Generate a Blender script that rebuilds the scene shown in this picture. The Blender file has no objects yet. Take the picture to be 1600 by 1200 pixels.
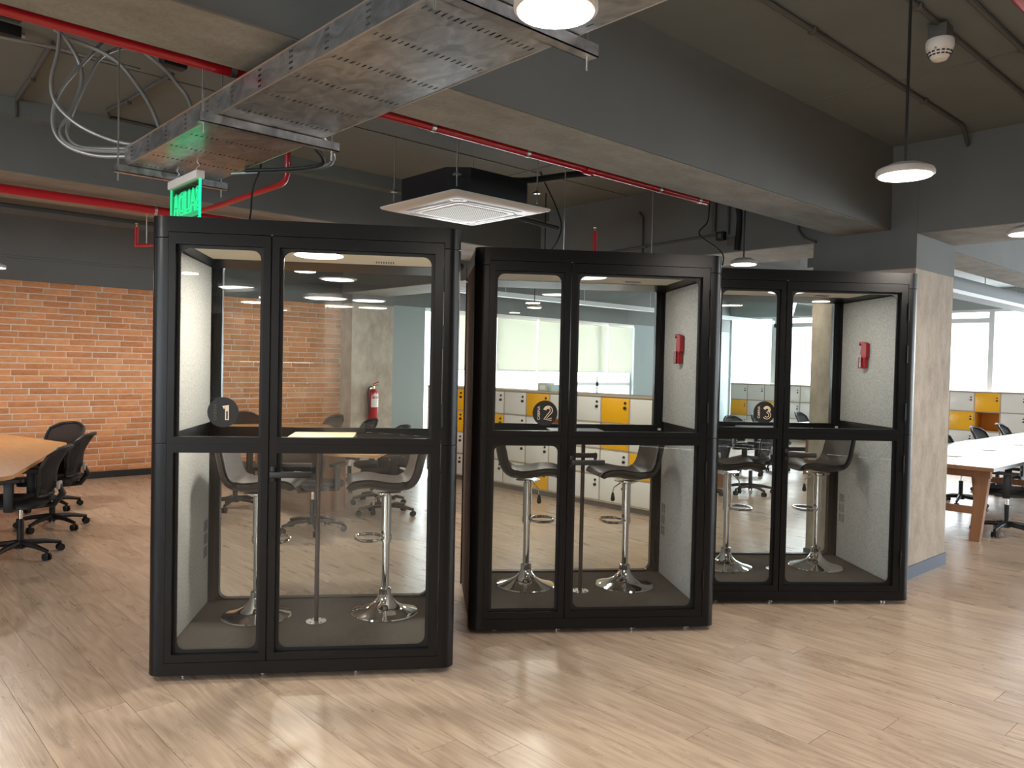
import bpy, bmesh, math, random
from mathutils import Vector, Matrix
random.seed(7)
R = math.radians
S = bpy.context.scene
COL = S.collection

# ------------------------------------------------------------------ camera
EYE = Vector((0, 0, 1.6)); FPX = 1227.0
A, P, RO = R(47.57), R(1.302), R(1.235)
f0 = Vector((math.cos(A), math.sin(A), 0)); r0 = Vector((math.sin(A), -math.cos(A), 0)); u0 = Vector((0, 0, 1))
fwd = math.cos(P)*f0 - math.sin(P)*u0
upv = math.sin(P)*f0 + math.cos(P)*u0
cr = math.cos(RO)*r0 + math.sin(RO)*upv
cu = -math.sin(RO)*r0 + math.cos(RO)*upv
cam = bpy.data.cameras.new('camera'); camo = bpy.data.objects.new('camera', cam); COL.objects.link(camo)
m = Matrix((cr, cu, -fwd)).transposed().to_4x4(); m.translation = EYE
camo.matrix_world = m
cam.sensor_width = 36; cam.lens = FPX/1600*36; cam.clip_start = .05; cam.clip_end = 200
S.camera = camo
def project(p):
    v = Vector(p) - EYE; d = v.dot(fwd)
    if d < .1: return None
    return 800 + FPX*v.dot(cr)/d, 600 - FPX*v.dot(cu)/d, d

# ------------------------------------------------------------------ world, light, exposure
w = bpy.data.worlds.new('sky'); S.world = w; w.use_nodes = True
bg = w.node_tree.nodes['Background']; bg.inputs[0].default_value = (.93, .97, 1, 1); bg.inputs[1].default_value = 4.5
S.view_settings.view_transform = 'Standard'; S.view_settings.look = 'None'
S.view_settings.exposure = 0.25; S.view_settings.gamma = 1; S.view_settings.use_curve_mapping = False
S.cycles.transparent_max_bounces = 32; S.cycles.max_bounces = 10; S.cycles.diffuse_bounces = 4
S.cycles.glossy_bounces = 5; S.cycles.transmission_bounces = 6; S.cycles.sample_clamp_indirect = 6
S.cycles.caustics_reflective = False; S.cycles.caustics_refractive = False
def area(name, loc, direction, sx, sy, power, col, shape='RECTANGLE'):
    l = bpy.data.lights.new(name, 'AREA'); l.shape = shape; l.size = sx; l.size_y = sy; l.energy = power; l.color = col
    o = bpy.data.objects.new(name, l); COL.objects.link(o); o.location = loc
    o.rotation_euler = Vector(direction).to_track_quat('-Z', 'Y').to_euler(); return o
DAY = (.93, .97, 1)
area('daylight_far', (18.5, 3.2, 1.7), (-1, 0, 0), 16, 2.8, 850, DAY)
area('daylight_back', (11.2, 11.8, 1.5), (0, -1, 0), 5.8, 2.3, 420, DAY)
area('daylight_side', (-7.5, 2.0, 1.7), (1, 0, 0), 9, 2.2, 260, (.86, .94, 1))
area('rear_fill', (13, -8.5, 1.7), (0, 1, 0), 7, 1.8, 420, DAY)  # soft fill added from behind the viewer, shining through the added window
LAMP_W = 22; LAMP_C = (1, .90, .80)

# ------------------------------------------------------------------ material helpers
def srgb(r, g, b):
    f = lambda c: (c/255/12.92) if c/255 <= .04045 else ((c/255+.055)/1.055)**2.4
    return (f(r), f(g), f(b), 1)
MATS = {}
def mat(name, col, rough=.5, metal=0, emit=None, es=0, noise=None, bump=None, spec=.5, coat=0):
    """noise=(scale, amount, stretch) varies the colour, bump=(scale, strength)"""
    if name in MATS: return MATS[name]
    M = bpy.data.materials.new(name); M.use_nodes = True; nt = M.node_tree; b = nt.nodes['Principled BSDF']
    b.inputs['Base Color'].default_value = col; b.inputs['Roughness'].default_value = rough; b.inputs['Metallic'].default_value = metal
    b.inputs['Specular IOR Level'].default_value = spec; b.inputs['Coat Weight'].default_value = coat
    if emit: b.inputs['Emission Color'].default_value = emit; b.inputs['Emission Strength'].default_value = es
    N = nt.nodes.new; Lk = nt.links.new
    if noise or bump:
        tc = N('ShaderNodeTexCoord'); mp = N('ShaderNodeMapping'); Lk(tc.outputs['Object'], mp.inputs[0])
        if noise and len(noise) > 2: mp.inputs['Scale'].default_value = noise[2]
    if noise:
        n = N('ShaderNodeTexNoise'); n.inputs['Scale'].default_value = noise[0]; n.inputs['Detail'].default_value = 6; Lk(mp.outputs[0], n.inputs[0])
        n.inputs['Roughness'].default_value = .6
        r = N('ShaderNodeMapRange'); r.inputs[1].default_value = .3; r.inputs[2].default_value = .7
        r.inputs[3].default_value = 1-noise[1]; r.inputs[4].default_value = 1+noise[1]; Lk(n.outputs[0], r.inputs[0])
        mx = N('ShaderNodeVectorMath'); mx.operation = 'SCALE'; mx.inputs[0].default_value = col[:3]; Lk(r.outputs[0], mx.inputs['Scale']); Lk(mx.outputs[0], b.inputs['Base Color'])
    if bump:
        n2 = N('ShaderNodeTexNoise'); n2.inputs['Scale'].default_value = bump[0]; n2.inputs['Detail'].default_value = 5; Lk(mp.outputs[0], n2.inputs[0])
        bp = N('ShaderNodeBump'); bp.inputs['Strength'].default_value = bump[1]; bp.inputs['Distance'].default_value = .01
        Lk(n2.outputs[0], bp.inputs['Height']); Lk(bp.outputs[0], b.inputs['Normal'])
    MATS[name] = M; return M
def glass(name, tint, refl=1.0):
    if name in MATS: return MATS[name]
    M = bpy.data.materials.new(name); M.use_nodes = True; nt = M.node_tree; nt.nodes.clear(); N = nt.nodes.new; Lk = nt.links.new
    o = N('ShaderNodeOutputMaterial'); mx = N('ShaderNodeMixShader'); t = N('ShaderNodeBsdfTransparent'); g = N('ShaderNodeBsdfGlossy')
    t.inputs[0].default_value = tint; g.inputs['Roughness'].default_value = .0
    fr = N('ShaderNodeFresnel'); ge = N('ShaderNodeNewGeometry'); mr = N('ShaderNodeMapRange'); mr.inputs[3].default_value = 1.5; mr.inputs[4].default_value = 1/1.5
    Lk(ge.outputs['Backfacing'], mr.inputs[0]); Lk(mr.outputs[0], fr.inputs[0])
    ml = N('ShaderNodeMath'); ml.operation = 'MULTIPLY'; ml.inputs[1].default_value = refl
    Lk(fr.outputs[0], ml.inputs[0]); Lk(ml.outputs[0], mx.inputs[0]); Lk(t.outputs[0], mx.inputs[1]); Lk(g.outputs[0], mx.inputs[2]); Lk(mx.outputs[0], o.inputs[0])
    MATS[name] = M; return M

concrete_paint = mat('grey_painted_concrete', srgb(108, 110, 108), .75, noise=(1.3, .10), bump=(9, .15))
ceiling_paint = mat('grey_painted_slab', srgb(114, 119, 117), .85, noise=(1.1, .10), bump=(14, .2))
def concrete_raw_mat(name, c1, c2, sc):
    M = mat(name, c1, .85, bump=(30, .35)); nt = M.node_tree; b = nt.nodes['Principled BSDF']; N = nt.nodes.new; Lk = nt.links.new
    tc = N('ShaderNodeTexCoord'); mp = N('ShaderNodeMapping'); mp.inputs['Scale'].default_value = sc; Lk(tc.outputs['Object'], mp.inputs[0])
    n = N('ShaderNodeTexNoise'); n.inputs['Scale'].default_value = 3; n.inputs['Detail'].default_value = 9; n.inputs['Roughness'].default_value = .7; Lk(mp.outputs[0], n.inputs[0])
    r = N('ShaderNodeValToRGB'); r.color_ramp.elements[0].position = .35; r.color_ramp.elements[0].color = c2; r.color_ramp.elements[1].position = .62; r.color_ramp.elements[1].color = c1
    Lk(n.outputs[0], r.inputs[0]); Lk(r.outputs[0], b.inputs['Base Color']); return M
concrete_raw = concrete_raw_mat('raw_concrete_column', srgb(190, 178, 163), srgb(162, 149, 134), (2.4, 2.4, 1.3))
concrete_soffit = concrete_raw_mat('raw_concrete_soffit', srgb(150, 149, 142), srgb(128, 126, 117), (1.0, 1.8, 1))
mortar = mat('mortar', srgb(226, 212, 196), .9, bump=(60, .3))
white_wall = mat('cream_wall', srgb(222, 216, 204), .8)
grey_wall = mat('unseen_grey_wall', srgb(96, 96, 94), .8)
black_base = mat('dark_baseboard', srgb(40, 40, 44), .6)
blue_base = mat('slate_baseboard', srgb(92, 104, 122), .55)
booth_black = mat('charcoal_powder_coat', srgb(13, 13, 14), .33, spec=.3)
booth_gasket = mat('black_gasket', srgb(9, 9, 10), .5)
felt = mat('light_grey_felt', srgb(190, 190, 187), .95, noise=(70, .2), bump=(160, .5), spec=.1)
felt_ceiling = mat('beige_felt', srgb(226, 216, 198), .95, noise=(90, .06), bump=(160, .3), spec=.1)
side_textile = mat('brown_grey_textile', srgb(102, 88, 82), .9, noise=(120, .12), bump=(200, .4), spec=.2)
carpet = mat('dark_grey_carpet', srgb(92, 87, 82), .98, noise=(70, .20), bump=(260, .8), spec=.1)
chrome = mat('chrome', (.78, .78, .78, 1), .07, 1)
steel = mat('brushed_steel', (.62, .62, .6, 1), .3, 1)
leather = mat('dark_grey_leather', srgb(54, 51, 50), .42, bump=(220, .12))
leather_top = mat('grey_leather_seat', srgb(72, 65, 62), .45, bump=(220, .15))
bronze = mat('dark_bronze_pole', srgb(70, 58, 52), .4, .6)
light_table = mat('pale_wood_table', srgb(214, 190, 156), .4, noise=(6, .08, (1, 12, 1)))
cream = mat('cream_vinyl_cutout', srgb(228, 212, 188), .5)
dim_vinyl = mat('dim_vinyl_lettering', srgb(70, 64, 60), .5)
vinyl_black = mat('black_vinyl', srgb(20, 19, 19), .55)
black_plastic = mat('black_plastic', srgb(22, 22, 24), .45)
chair_fabric = mat('black_chair_fabric', srgb(24, 24, 27), .85, noise=(160, .15))
grey_plastic = mat('light_grey_bracket', srgb(178, 172, 170), .45)
red_paint = mat('red_pipe_paint', srgb(178, 18, 34), .3, coat=.4)
red_plastic = mat('red_plastic', srgb(158, 20, 30), .5)
brass = mat('brass', (.8, .62, .32, 1), .25, 1)
conduit = mat('grey_conduit', srgb(150, 150, 148), .38, .35)
conduit_dark = mat('painted_conduit', srgb(82, 80, 76), .6)
white_plastic = mat('white_plastic', srgb(236, 230, 222), .4)
ac_black = mat('black_foam_casing', srgb(20, 21, 26), .6)
rubber_black = mat('black_rubber', srgb(14, 14, 15), .7)
blind_mat = mat('blind_fabric', srgb(216, 214, 204), .9)
frame_white = mat('white_window_frame', srgb(214, 218, 220), .45)
blue_grey_wall = mat('blue_grey_wall', srgb(150, 160, 160), .8)
kick_grey = mat('grey_plinth', srgb(110, 104, 98), .7)
carcass = mat('greige_locker_carcass', srgb(176, 160, 142), .6)
white_door = mat('white_locker_door', srgb(226, 224, 218), .32)
yellow_door = mat('yellow_locker_door', srgb(240, 178, 24), .32)
yellow_in = mat('yellow_locker_inside', srgb(214, 146, 34), .5)
brown_door = mat('brown_wood_locker_door', srgb(140, 106, 82), .45, noise=(5, .12, (6, 6, 1)))
white_table = mat('white_grey_wood_top', srgb(140, 146, 154), .3, noise=(3, .05, (8, 1, 1)))
clear = glass('clear_glass', (.975, .988, .982, 1), .7)
clear_rear = glass('rear_glass', (.95, .975, .968, 1), .5)
window_glass = glass('window_glass', (.97, .99, 1, 1), .5)
# translucent blind
nt = blind_mat.node_tree; N = nt.nodes.new; o_ = nt.nodes['Material Output']; b_ = nt.nodes['Principled BSDF']
tr = N('ShaderNodeBsdfTranslucent'); tr.inputs[0].default_value = srgb(222, 222, 210); mx = N('ShaderNodeMixShader'); mx.inputs[0].default_value = .28
nt.links.new(b_.outputs[0], mx.inputs[1]); nt.links.new(tr.outputs[0], mx.inputs[2]); nt.links.new(mx.outputs[0], o_.inputs[0])
# see-through chair mesh
mesh_fabric = bpy.data.materials.new('chair_mesh'); mesh_fabric.use_nodes = True; nt = mesh_fabric.node_tree; N = nt.nodes.new
b_ = nt.nodes['Principled BSDF']; b_.inputs['Base Color'].default_value = srgb(30, 28, 30); b_.inputs['Roughness'].default_value = .8
tr = N('ShaderNodeBsdfTransparent'); mx = N('ShaderNodeMixShader'); mx.inputs[0].default_value = .22
nt.links.new(b_.outputs[0], mx.inputs[1]); nt.links.new(tr.outputs[0], mx.inputs[2]); nt.links.new(mx.outputs[0], nt.nodes['Material Output'].inputs[0])

def toned(name, dark, light, rough, kind):
    """material whose tone comes from the 'tone' attribute of each plank / brick"""
    M = bpy.data.materials.new(name); M.use_nodes = True; nt = M.node_tree; b = nt.nodes['Principled BSDF']; N = nt.nodes.new; Lk = nt.links.new
    at = N('ShaderNodeAttribute'); at.attribute_name = 'tone'
    geo = N('ShaderNodeNewGeometry')
    off = N('ShaderNodeVectorMath'); off.operation = 'SCALE'; off.inputs[0].default_value = (17, 41, 29); Lk(at.outputs['Fac'], off.inputs['Scale'])
    add = N('ShaderNodeVectorMath'); Lk(geo.outputs['Position'], add.inputs[0]); Lk(off.outputs[0], add.inputs[1])
    mp = N('ShaderNodeMapping'); Lk(add.outputs[0], mp.inputs[0])
    mix = N('ShaderNodeMix'); mix.data_type = 'RGBA'; mix.inputs[6].default_value = dark; mix.inputs[7].default_value = light
    b.inputs['Roughness'].default_value = rough
    bp = N('ShaderNodeBump'); bp.inputs['Distance'].default_value = .004
    if kind == 'wood':
        mp.inputs['Scale'].default_value = (5.5, .7, 1)
        n = N('ShaderNodeTexNoise'); n.inputs['Scale'].default_value = 1.2; n.inputs['Detail'].default_value = 2; Lk(mp.outputs[0], n.inputs[0])
        rings = N('ShaderNodeMath'); rings.operation = 'MULTIPLY'; rings.inputs[1].default_value = 16; Lk(n.outputs[0], rings.inputs[0])
        fr = N('ShaderNodeMath'); fr.operation = 'PINGPONG'; fr.inputs[1].default_value = 1; Lk(rings.outputs[0], fr.inputs[0])
        mp2 = N('ShaderNodeMapping'); mp2.inputs['Scale'].default_value = (90, 4, 1); Lk(add.outputs[0], mp2.inputs[0])
        n2 = N('ShaderNodeTexNoise'); n2.inputs['Scale'].default_value = 1; n2.inputs['Detail'].default_value = 4; Lk(mp2.outputs[0], n2.inputs[0])
        mp3 = N('ShaderNodeMapping'); mp3.inputs['Scale'].default_value = (7, 1.3, 1); Lk(add.outputs[0], mp3.inputs[0])
        n3 = N('ShaderNodeTexNoise'); n3.inputs['Scale'].default_value = 1.4; n3.inputs['Detail'].default_value = 6; n3.inputs['Roughness'].default_value = .7; Lk(mp3.outputs[0], n3.inputs[0])
        def lin(x, a, c):
            mm = N('ShaderNodeMath'); mm.operation = 'MULTIPLY_ADD'; Lk(x, mm.inputs[0]); mm.inputs[1].default_value = a
            if isinstance(c, (int, float)): mm.inputs[2].default_value = c
            else: Lk(c, mm.inputs[2])
            return mm.outputs[0]
        v = lin(fr.outputs[0], .24, .04); v = lin(n2.outputs[0], .55, v); v = lin(n3.outputs[0], .62, v); v = lin(at.outputs['Fac'], .14, v)
        fin = N('ShaderNodeMapRange'); fin.inputs[1].default_value = .45; fin.inputs[2].default_value = 1.15; Lk(v, fin.inputs[0])
        Lk(fin.outputs[0], mix.inputs[0]); Lk(n2.outputs[0], bp.inputs['Height']); bp.inputs['Strength'].default_value = .12
        rr = N('ShaderNodeMapRange'); rr.inputs[3].default_value = rough; rr.inputs[4].default_value = rough+.06; Lk(n3.outputs[0], rr.inputs[0]); Lk(rr.outputs[0], b.inputs['Roughness'])
    else:
        mp.inputs['Scale'].default_value = (9, 9, 22)
        n = N('ShaderNodeTexNoise'); n.inputs['Scale'].default_value = 1.4; n.inputs['Detail'].default_value = 7; n.inputs['Roughness'].default_value = .65; Lk(mp.outputs[0], n.inputs[0])
        v = N('ShaderNodeMath'); v.operation = 'MULTIPLY_ADD'; Lk(at.outputs['Fac'], v.inputs[0]); v.inputs[1].default_value = .55
        v2 = N('ShaderNodeMath'); v2.operation = 'MULTIPLY_ADD'; Lk(n.outputs[0], v2.inputs[0]); v2.inputs[1].default_value = 1.3; v2.inputs[2].default_value = -.42
        Lk(v2.outputs[0], v.inputs[2]); Lk(v.outputs[0], mix.inputs[0]); Lk(n.outputs[0], bp.inputs['Height']); bp.inputs['Strength'].default_value = .6
    Lk(bp.outputs[0], b.inputs['Normal'])
    Lk(mix.outputs[2], b.inputs['Base Color']); MATS[name] = M; return M
floor_wood = toned('oak_laminate', srgb(149, 128, 109), srgb(207, 185, 163), .25, 'wood')
brick_mat = toned('orange_brick', srgb(186, 122, 80), srgb(236, 172, 122), .85, 'brick')
table_wood = mat('honey_wood_veneer', srgb(196, 146, 96), .38, noise=(2.5, .12, (14, 1.2, 1)))
table_leg_wood = mat('brown_wood_legs', srgb(150, 108, 78), .5, noise=(2.5, .14, (14, 14, 1)))

# galvanised steel
galv = bpy.data.materials.new('galvanised_steel'); galv.use_nodes = True; nt = galv.node_tree; b_ = nt.nodes['Principled BSDF']; N = nt.nodes.new; Lk = nt.links.new
b_.inputs['Metallic'].default_value = .9
tc = N('ShaderNodeTexCoord'); mp = N('ShaderNodeMapping'); mp.inputs['Scale'].default_value = (9, 5, 9); Lk(tc.outputs['Object'], mp.inputs[0])
n = N('ShaderNodeTexNoise'); n.inputs['Scale'].default_value = 1.5; n.inputs['Detail'].default_value = 6; n.inputs['Distortion'].default_value = 1.4; Lk(mp.outputs[0], n.inputs[0])
r_ = N('ShaderNodeValToRGB'); r_.color_ramp.elements[0].position = .3; r_.color_ramp.elements[0].color = srgb(150, 151, 154); r_.color_ramp.elements[1].position = .7; r_.color_ramp.elements[1].color = srgb(206, 206, 206)
Lk(n.outputs[0], r_.inputs[0]); Lk(r_.outputs[0], b_.inputs['Base Color'])
rr = N('ShaderNodeMapRange'); rr.inputs[3].default_value = .24; rr.inputs[4].default_value = .40; Lk(n.outputs[0], rr.inputs[0]); Lk(rr.outputs[0], b_.inputs['Roughness'])
# perforated white grille (holes far under 10 px)
grille = mat('perforated_grille', srgb(232, 228, 216), .5); nt = grille.node_tree; N = nt.nodes.new; Lk = nt.links.new
tc = N('ShaderNodeTexCoord'); mp = N('ShaderNodeMapping'); mp.inputs['Rotation'].default_value = (0, 0, R(45)); mp.inputs['Scale'].default_value = (62, 62, 62); Lk(tc.outputs['Object'], mp.inputs[0])
fr = N('ShaderNodeVectorMath'); fr.operation = 'FRACTION'; Lk(mp.outputs[0], fr.inputs[0]); sp = N('ShaderNodeSeparateXYZ'); Lk(fr.outputs[0], sp.inputs[0])
g1 = N('ShaderNodeMath'); g1.operation = 'GREATER_THAN'; g1.inputs[1].default_value = .42; g2 = N('ShaderNodeMath'); g2.operation = 'GREATER_THAN'; g2.inputs[1].default_value = .42
Lk(sp.outputs[0], g1.inputs[0]); Lk(sp.outputs[1], g2.inputs[0]); gm = N('ShaderNodeMath'); gm.operation = 'MULTIPLY'; Lk(g1.outputs[0], gm.inputs[0]); Lk(g2.outputs[0], gm.inputs[1])
mc = N('ShaderNodeMix'); mc.data_type = 'RGBA'; mc.inputs[6].default_value = srgb(238, 234, 222); mc.inputs[7].default_value = srgb(60, 62, 56); Lk(gm.outputs[0], mc.inputs[0]); Lk(mc.outputs[2], nt.nodes['Principled BSDF'].inputs['Base Color'])
def emission(name, col, s):
    M = bpy.data.materials.new(name); M.use_nodes = True; nt = M.node_tree; nt.nodes.clear(); e = nt.nodes.new('ShaderNodeEmission'); e.inputs[0].default_value = col; e.inputs[1].default_value = s
    o = nt.nodes.new('ShaderNodeOutputMaterial'); nt.links.new(e.outputs[0], o.inputs[0]); MATS[name] = M; return M
lamp_glow = emission('lamp_diffuser_glow', (1, .9, .78, 1), 9)
disc_glow = emission('large_disc_glow', (1, .93, .86, 1), 9)
booth_glow = emission('cabin_light_glow', (1, .88, .74, 1), 9)
booth_glow_dim = emission('cabin_light_dim', (1, .97, .9, 1), 1.1)
sign_green = emission('green_sign_glow', (.02, 1, .42, 1), 1.25)
sign_panel = glass('sign_acrylic', (.35, .55, .42, 1), 1.0)

# ------------------------------------------------------------------ geometry helpers
def tag(o, label=None, cat=None, group=None, kind=None):
    if label: o['label'] = label
    if cat: o['category'] = cat
    if group: o['group'] = group
    if kind: o['kind'] = kind
    return o
def thing(name, label, cat, loc=(0, 0, 0), rz=0, group=None):
    o = bpy.data.objects.new(name, None); o.empty_display_size = .1; COL.objects.link(o); o.location = loc; o.rotation_euler = (0, 0, rz)
    return tag(o, label, cat, group)
def copy_tree(o, label=None, loc=None, rz=None, parent=None):
    c = o.copy(); COL.objects.link(c)
    if parent: c.parent = parent
    for ch in CH.get(o.name, []): copy_tree(ch, parent=c)
    CH[c.name] = [x for x in COPIED.pop(c.name, [])]
    if parent: COPIED.setdefault(parent.name, []).append(c)
    if label: c['label'] = label
    if loc is not None: c.location = loc
    if rz is not None: c.rotation_euler = (0, 0, rz)
    return c
CH = {}; COPIED = {}
class MB:
    def __init__(s): s.bm = bmesh.new()
    def box(s, x0, x1, y0, y1, z0, z1, bev=0):
        t = bmesh.new() if bev else s.bm
        vs = [t.verts.new(p) for p in ((x0,y0,z0),(x1,y0,z0),(x1,y1,z0),(x0,y1,z0),(x0,y0,z1),(x1,y0,z1),(x1,y1,z1),(x0,y1,z1))]
        for f in ((3,2,1,0),(4,5,6,7),(0,1,5,4),(1,2,6,5),(2,3,7,6),(3,0,4,7)): t.faces.new([vs[i] for i in f])
        if bev:
            bmesh.ops.bevel(t, geom=t.edges[:], offset=bev, segments=2, affect='EDGES', profile=.5); s.merge(t)
        return s
    def merge(s, t, M=None):
        if M: t.transform(M)
        me = bpy.data.meshes.new('t'); t.to_mesh(me); t.free(); s.bm.from_mesh(me); bpy.data.meshes.remove(me); return s
    def rbox(s, c, size, rot, bev=0):
        t = MB(); a, b, d = size; t.box(-a/2, a/2, -b/2, b/2, -d/2, d/2, bev); M = Matrix.Translation(c) @ rot; return s.merge(t.bm, M)
    def tube(s, pts, r, n=10, closed=False, caps=True, radii=None):
        pts = [Vector(p) for p in pts]; k = len(pts); rings = []; prev = None
        for i, p in enumerate(pts):
            if closed: d = pts[(i+1) % k]-pts[i-1]
            else: d = pts[min(i+1, k-1)]-pts[max(i-1, 0)]
            d.normalize()
            if prev is None:
                a = Vector((0, 0, 1)) if abs(d.z) < .9 else Vector((1, 0, 0)); u = d.cross(a).normalized()
            else: u = (prev - d*prev.dot(d)).normalized()
            prev = u; v = d.cross(u); rad = radii[i] if radii else r
            rings.append([s.bm.verts.new(p + rad*(math.cos(t)*u + math.sin(t)*v)) for t in [2*math.pi*j/n for j in range(n)]])
        for i in range(k if closed else k-1):
            a, b = rings[i], rings[(i+1) % k]
            for j in range(n): s.bm.faces.new([a[j], a[(j+1) % n], b[(j+1) % n], b[j]])
        if caps and not closed: s.bm.faces.new(rings[0][::-1]); s.bm.faces.new(rings[-1])
        return s
    def cyl(s, p0, p1, r, n=16): return s.tube([p0, p1], r, n)
    def lathe(s, prof, n=32, c=(0, 0, 0)):
        rings = []
        for r, z in prof:
            if r < 1e-5: rings.append([s.bm.verts.new((c[0], c[1], c[2]+z))])
            else: rings.append([s.bm.verts.new((c[0]+r*math.cos(2*math.pi*j/n), c[1]+r*math.sin(2*math.pi*j/n), c[2]+z)) for j in range(n)])
        for a, b in zip(rings, rings[1:]):
            for j in range(n):
                k = (j+1) % n
                if len(a) == 1 and len(b) == 1: continue
                if len(a) == 1: s.bm.faces.new([a[0], b[k], b[j]])
                elif len(b) == 1: s.bm.faces.new([a[j], a[k], b[0]])
                else: s.bm.faces.new([a[j], a[k], b[k], b[j]])
        return s
    def prism(s, poly, z0, z1):
        lo = [s.bm.verts.new((x, y, z0)) for x, y in poly]; hi = [s.bm.verts.new((x, y, z1)) for x, y in poly]; n = len(poly)
        s.bm.faces.new(lo[::-1]); s.bm.faces.new(hi)
        for i in range(n): s.bm.faces.new([lo[i], lo[(i+1) % n], hi[(i+1) % n], hi[i]])
        return s
    def plate(s, outer, inner, rad, y0, y1, n=6):
        """frame in the x-z plane from y0 to y1; outer=(x0,x1,z0,z1); inner the same; rad = (bl, br, tr, tl) radii"""
        X0, X1, Z0, Z1 = outer; x0, x1, z0, z1 = inner
        oc = [(X0, Z0), (X1, Z0), (X1, Z1), (X0, Z1)]; ic = [(x0, z0), (x1, z0), (x1, z1), (x0, z1)]; sg = [(1, 1), (-1, 1), (-1, -1), (1, -1)]; st = [180, 270, 0, 90]
        I, O = [], []
        for k in range(4):
            r = rad[k]; m = n if r > 0 else 0
            for j in range(m+1):
                if r > 0:
                    cx, cz = ic[k][0]+sg[k][0]*r, ic[k][1]+sg[k][1]*r; a = R(st[k]+90*j/m); I.append((cx+r*math.cos(a), cz+r*math.sin(a)))
                else: I.append(ic[k])
                O.append(oc[k])
        v = {}
        def V(p, y):
            key = (round(p[0], 5), round(p[1], 5), y)
            if key not in v: v[key] = s.bm.verts.new((p[0], y, p[1]))
            return v[key]
        L = len(I)
        for i in range(L):
            j = (i+1) % L
            for y, fl in ((y0, 0), (y1, 1)):
                q = [V(O[i], y), V(O[j], y), V(I[j], y), V(I[i], y)]; q2 = []
                for e in q:
                    if e not in q2: q2.append(e)
                if len(q2) > 2: s.bm.faces.new(q2 if not fl else q2[::-1])
            if V(I[i], y0) != V(I[j], y0): s.bm.faces.new([V(I[i], y0), V(I[j], y0), V(I[j], y1), V(I[i], y1)])
            if V(O[i], y0) != V(O[j], y0): s.bm.faces.new([V(O[j], y0), V(O[i], y0), V(O[i], y1), V(O[j], y1)])
        return s
    def mesh(s, name, mats, ang=35):
        bmesh.ops.recalc_face_normals(s.bm, faces=s.bm.faces[:])
        me = bpy.data.meshes.new(name); s.bm.to_mesh(me); s.bm.free()
        for mm in (mats if isinstance(mats, (list, tuple)) else [mats]): me.materials.append(mm)
        for p in me.polygons: p.use_smooth = True
        me.set_sharp_from_angle(angle=R(ang)); return me
    def build(s, name, mats, parent=None, ang=35, **kw):
        return link(name, s.mesh(name, mats, ang), parent, **kw)
def link(name, me, parent=None, loc=None, rot=None, **kw):
    o = bpy.data.objects.new(name, me); COL.objects.link(o)
    if parent: o.parent = parent; CH.setdefault(parent.name, []).append(o)
    if loc is not None: o.location = loc
    if rot is not None: o.rotation_euler = rot
    return tag(o, **kw)
def struct(name, mb, m_, parent=None, **kw):
    o = mb.build(name, m_, parent, **kw)
    if not parent: o['kind'] = 'structure'
    return o
def rpoly(x0, x1, y0, y1, r, n=5):
    out = []
    for cx, cy, a0 in ((x1-r, y0+r, 270), (x1-r, y1-r, 0), (x0+r, y1-r, 90), (x0+r, y0+r, 180)):
        for j in range(n+1): a = R(a0+90*j/n); out.append((cx+r*math.cos(a), cy+r*math.sin(a)))
    return out
def round_poly(pts, r, n=5):
    out = []; k = len(pts)
    for i in range(k):
        p = Vector(pts[i]); a = Vector(pts[i-1]); b = Vector(pts[(i+1) % k]); ri = r[i] if isinstance(r, (list, tuple)) else r
        da = (a-p).normalized(); db = (b-p).normalized()
        for j in range(n+1):
            t = j/n; q = (p+da*ri)*(1-t)**2 + p*2*t*(1-t) + (p+db*ri)*t**2; out.append((q.x, q.y))
    return out
def smooth_path(pts, n=8):
    pts = [Vector(p) for p in pts]; out = []
    for i in range(len(pts)-1):
        p0, p1, p2, p3 = pts[max(i-1, 0)], pts[i], pts[i+1], pts[min(i+2, len(pts)-1)]
        for j in range(n):
            t = j/n; out.append(.5*((2*p1)+(p2-p0)*t+(2*p0-5*p1+4*p2-p3)*t*t+(3*p1-p0-3*p2+p3)*t**3))
    out.append(pts[-1]); return out
def text_mesh(name, txt, size, extrude=.0006, outline=0):
    c = bpy.data.curves.new(name, 'FONT'); c.body = txt; c.size = size; c.extrude = extrude; c.align_x = 'CENTER'; c.align_y = 'CENTER'; c.offset = size*.012
    if outline: c.fill_mode = 'NONE'; c.bevel_depth = outline; c.bevel_resolution = 1; c.extrude = 0; c.space_character = 1.12
    o = bpy.data.objects.new(name, c); COL.objects.link(o); dg = bpy.context.evaluated_depsgraph_get(); dg.update()
    me = bpy.data.meshes.new_from_object(o.evaluated_get(dg)); bpy.data.objects.remove(o); bpy.data.curves.remove(c); me.name = name; return me

ZC = 3.39; ZB = 2.736
XMIN, XMAX, YMIN, YMAX = -7.0, 18.0, -8.0, 11.34
# ------------------------------------------------------------------ floor of planks
fl = struct('floor', MB().box(XMIN, XMAX, YMIN, YMAX, -.2, -.011), mat('floor_underlay', srgb(60, 48, 38), .9))
PW, PL = .19, 1.38; cand = []
for i in range(int(XMIN/PW)-1, int(XMAX/PW)+1):
    off = random.random()*PL
    for j in range(int(YMIN/PL)-1, int(YMAX/PL)+2):
        x0, y0 = i*PW, j*PL+off
        x1, y1 = x0+PW, y0+PL
        if x0 < XMIN or x1 > XMAX: continue
        y0, y1 = max(y0, YMIN), min(y1, YMAX)
        if y1-y0 < .003: continue
        vis = False; dist = 99
        for yy in (y0, (y0+y1)/2, y1):
            q = project(((x0+x1)/2, yy, 0))
            if q and -60 < q[0] < 1660 and q[1] < 1280: vis = True; dist = min(dist, q[2])
        cand.append((dist if vis else 99, x0, x1, y0, y1))
cand.sort()
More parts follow.
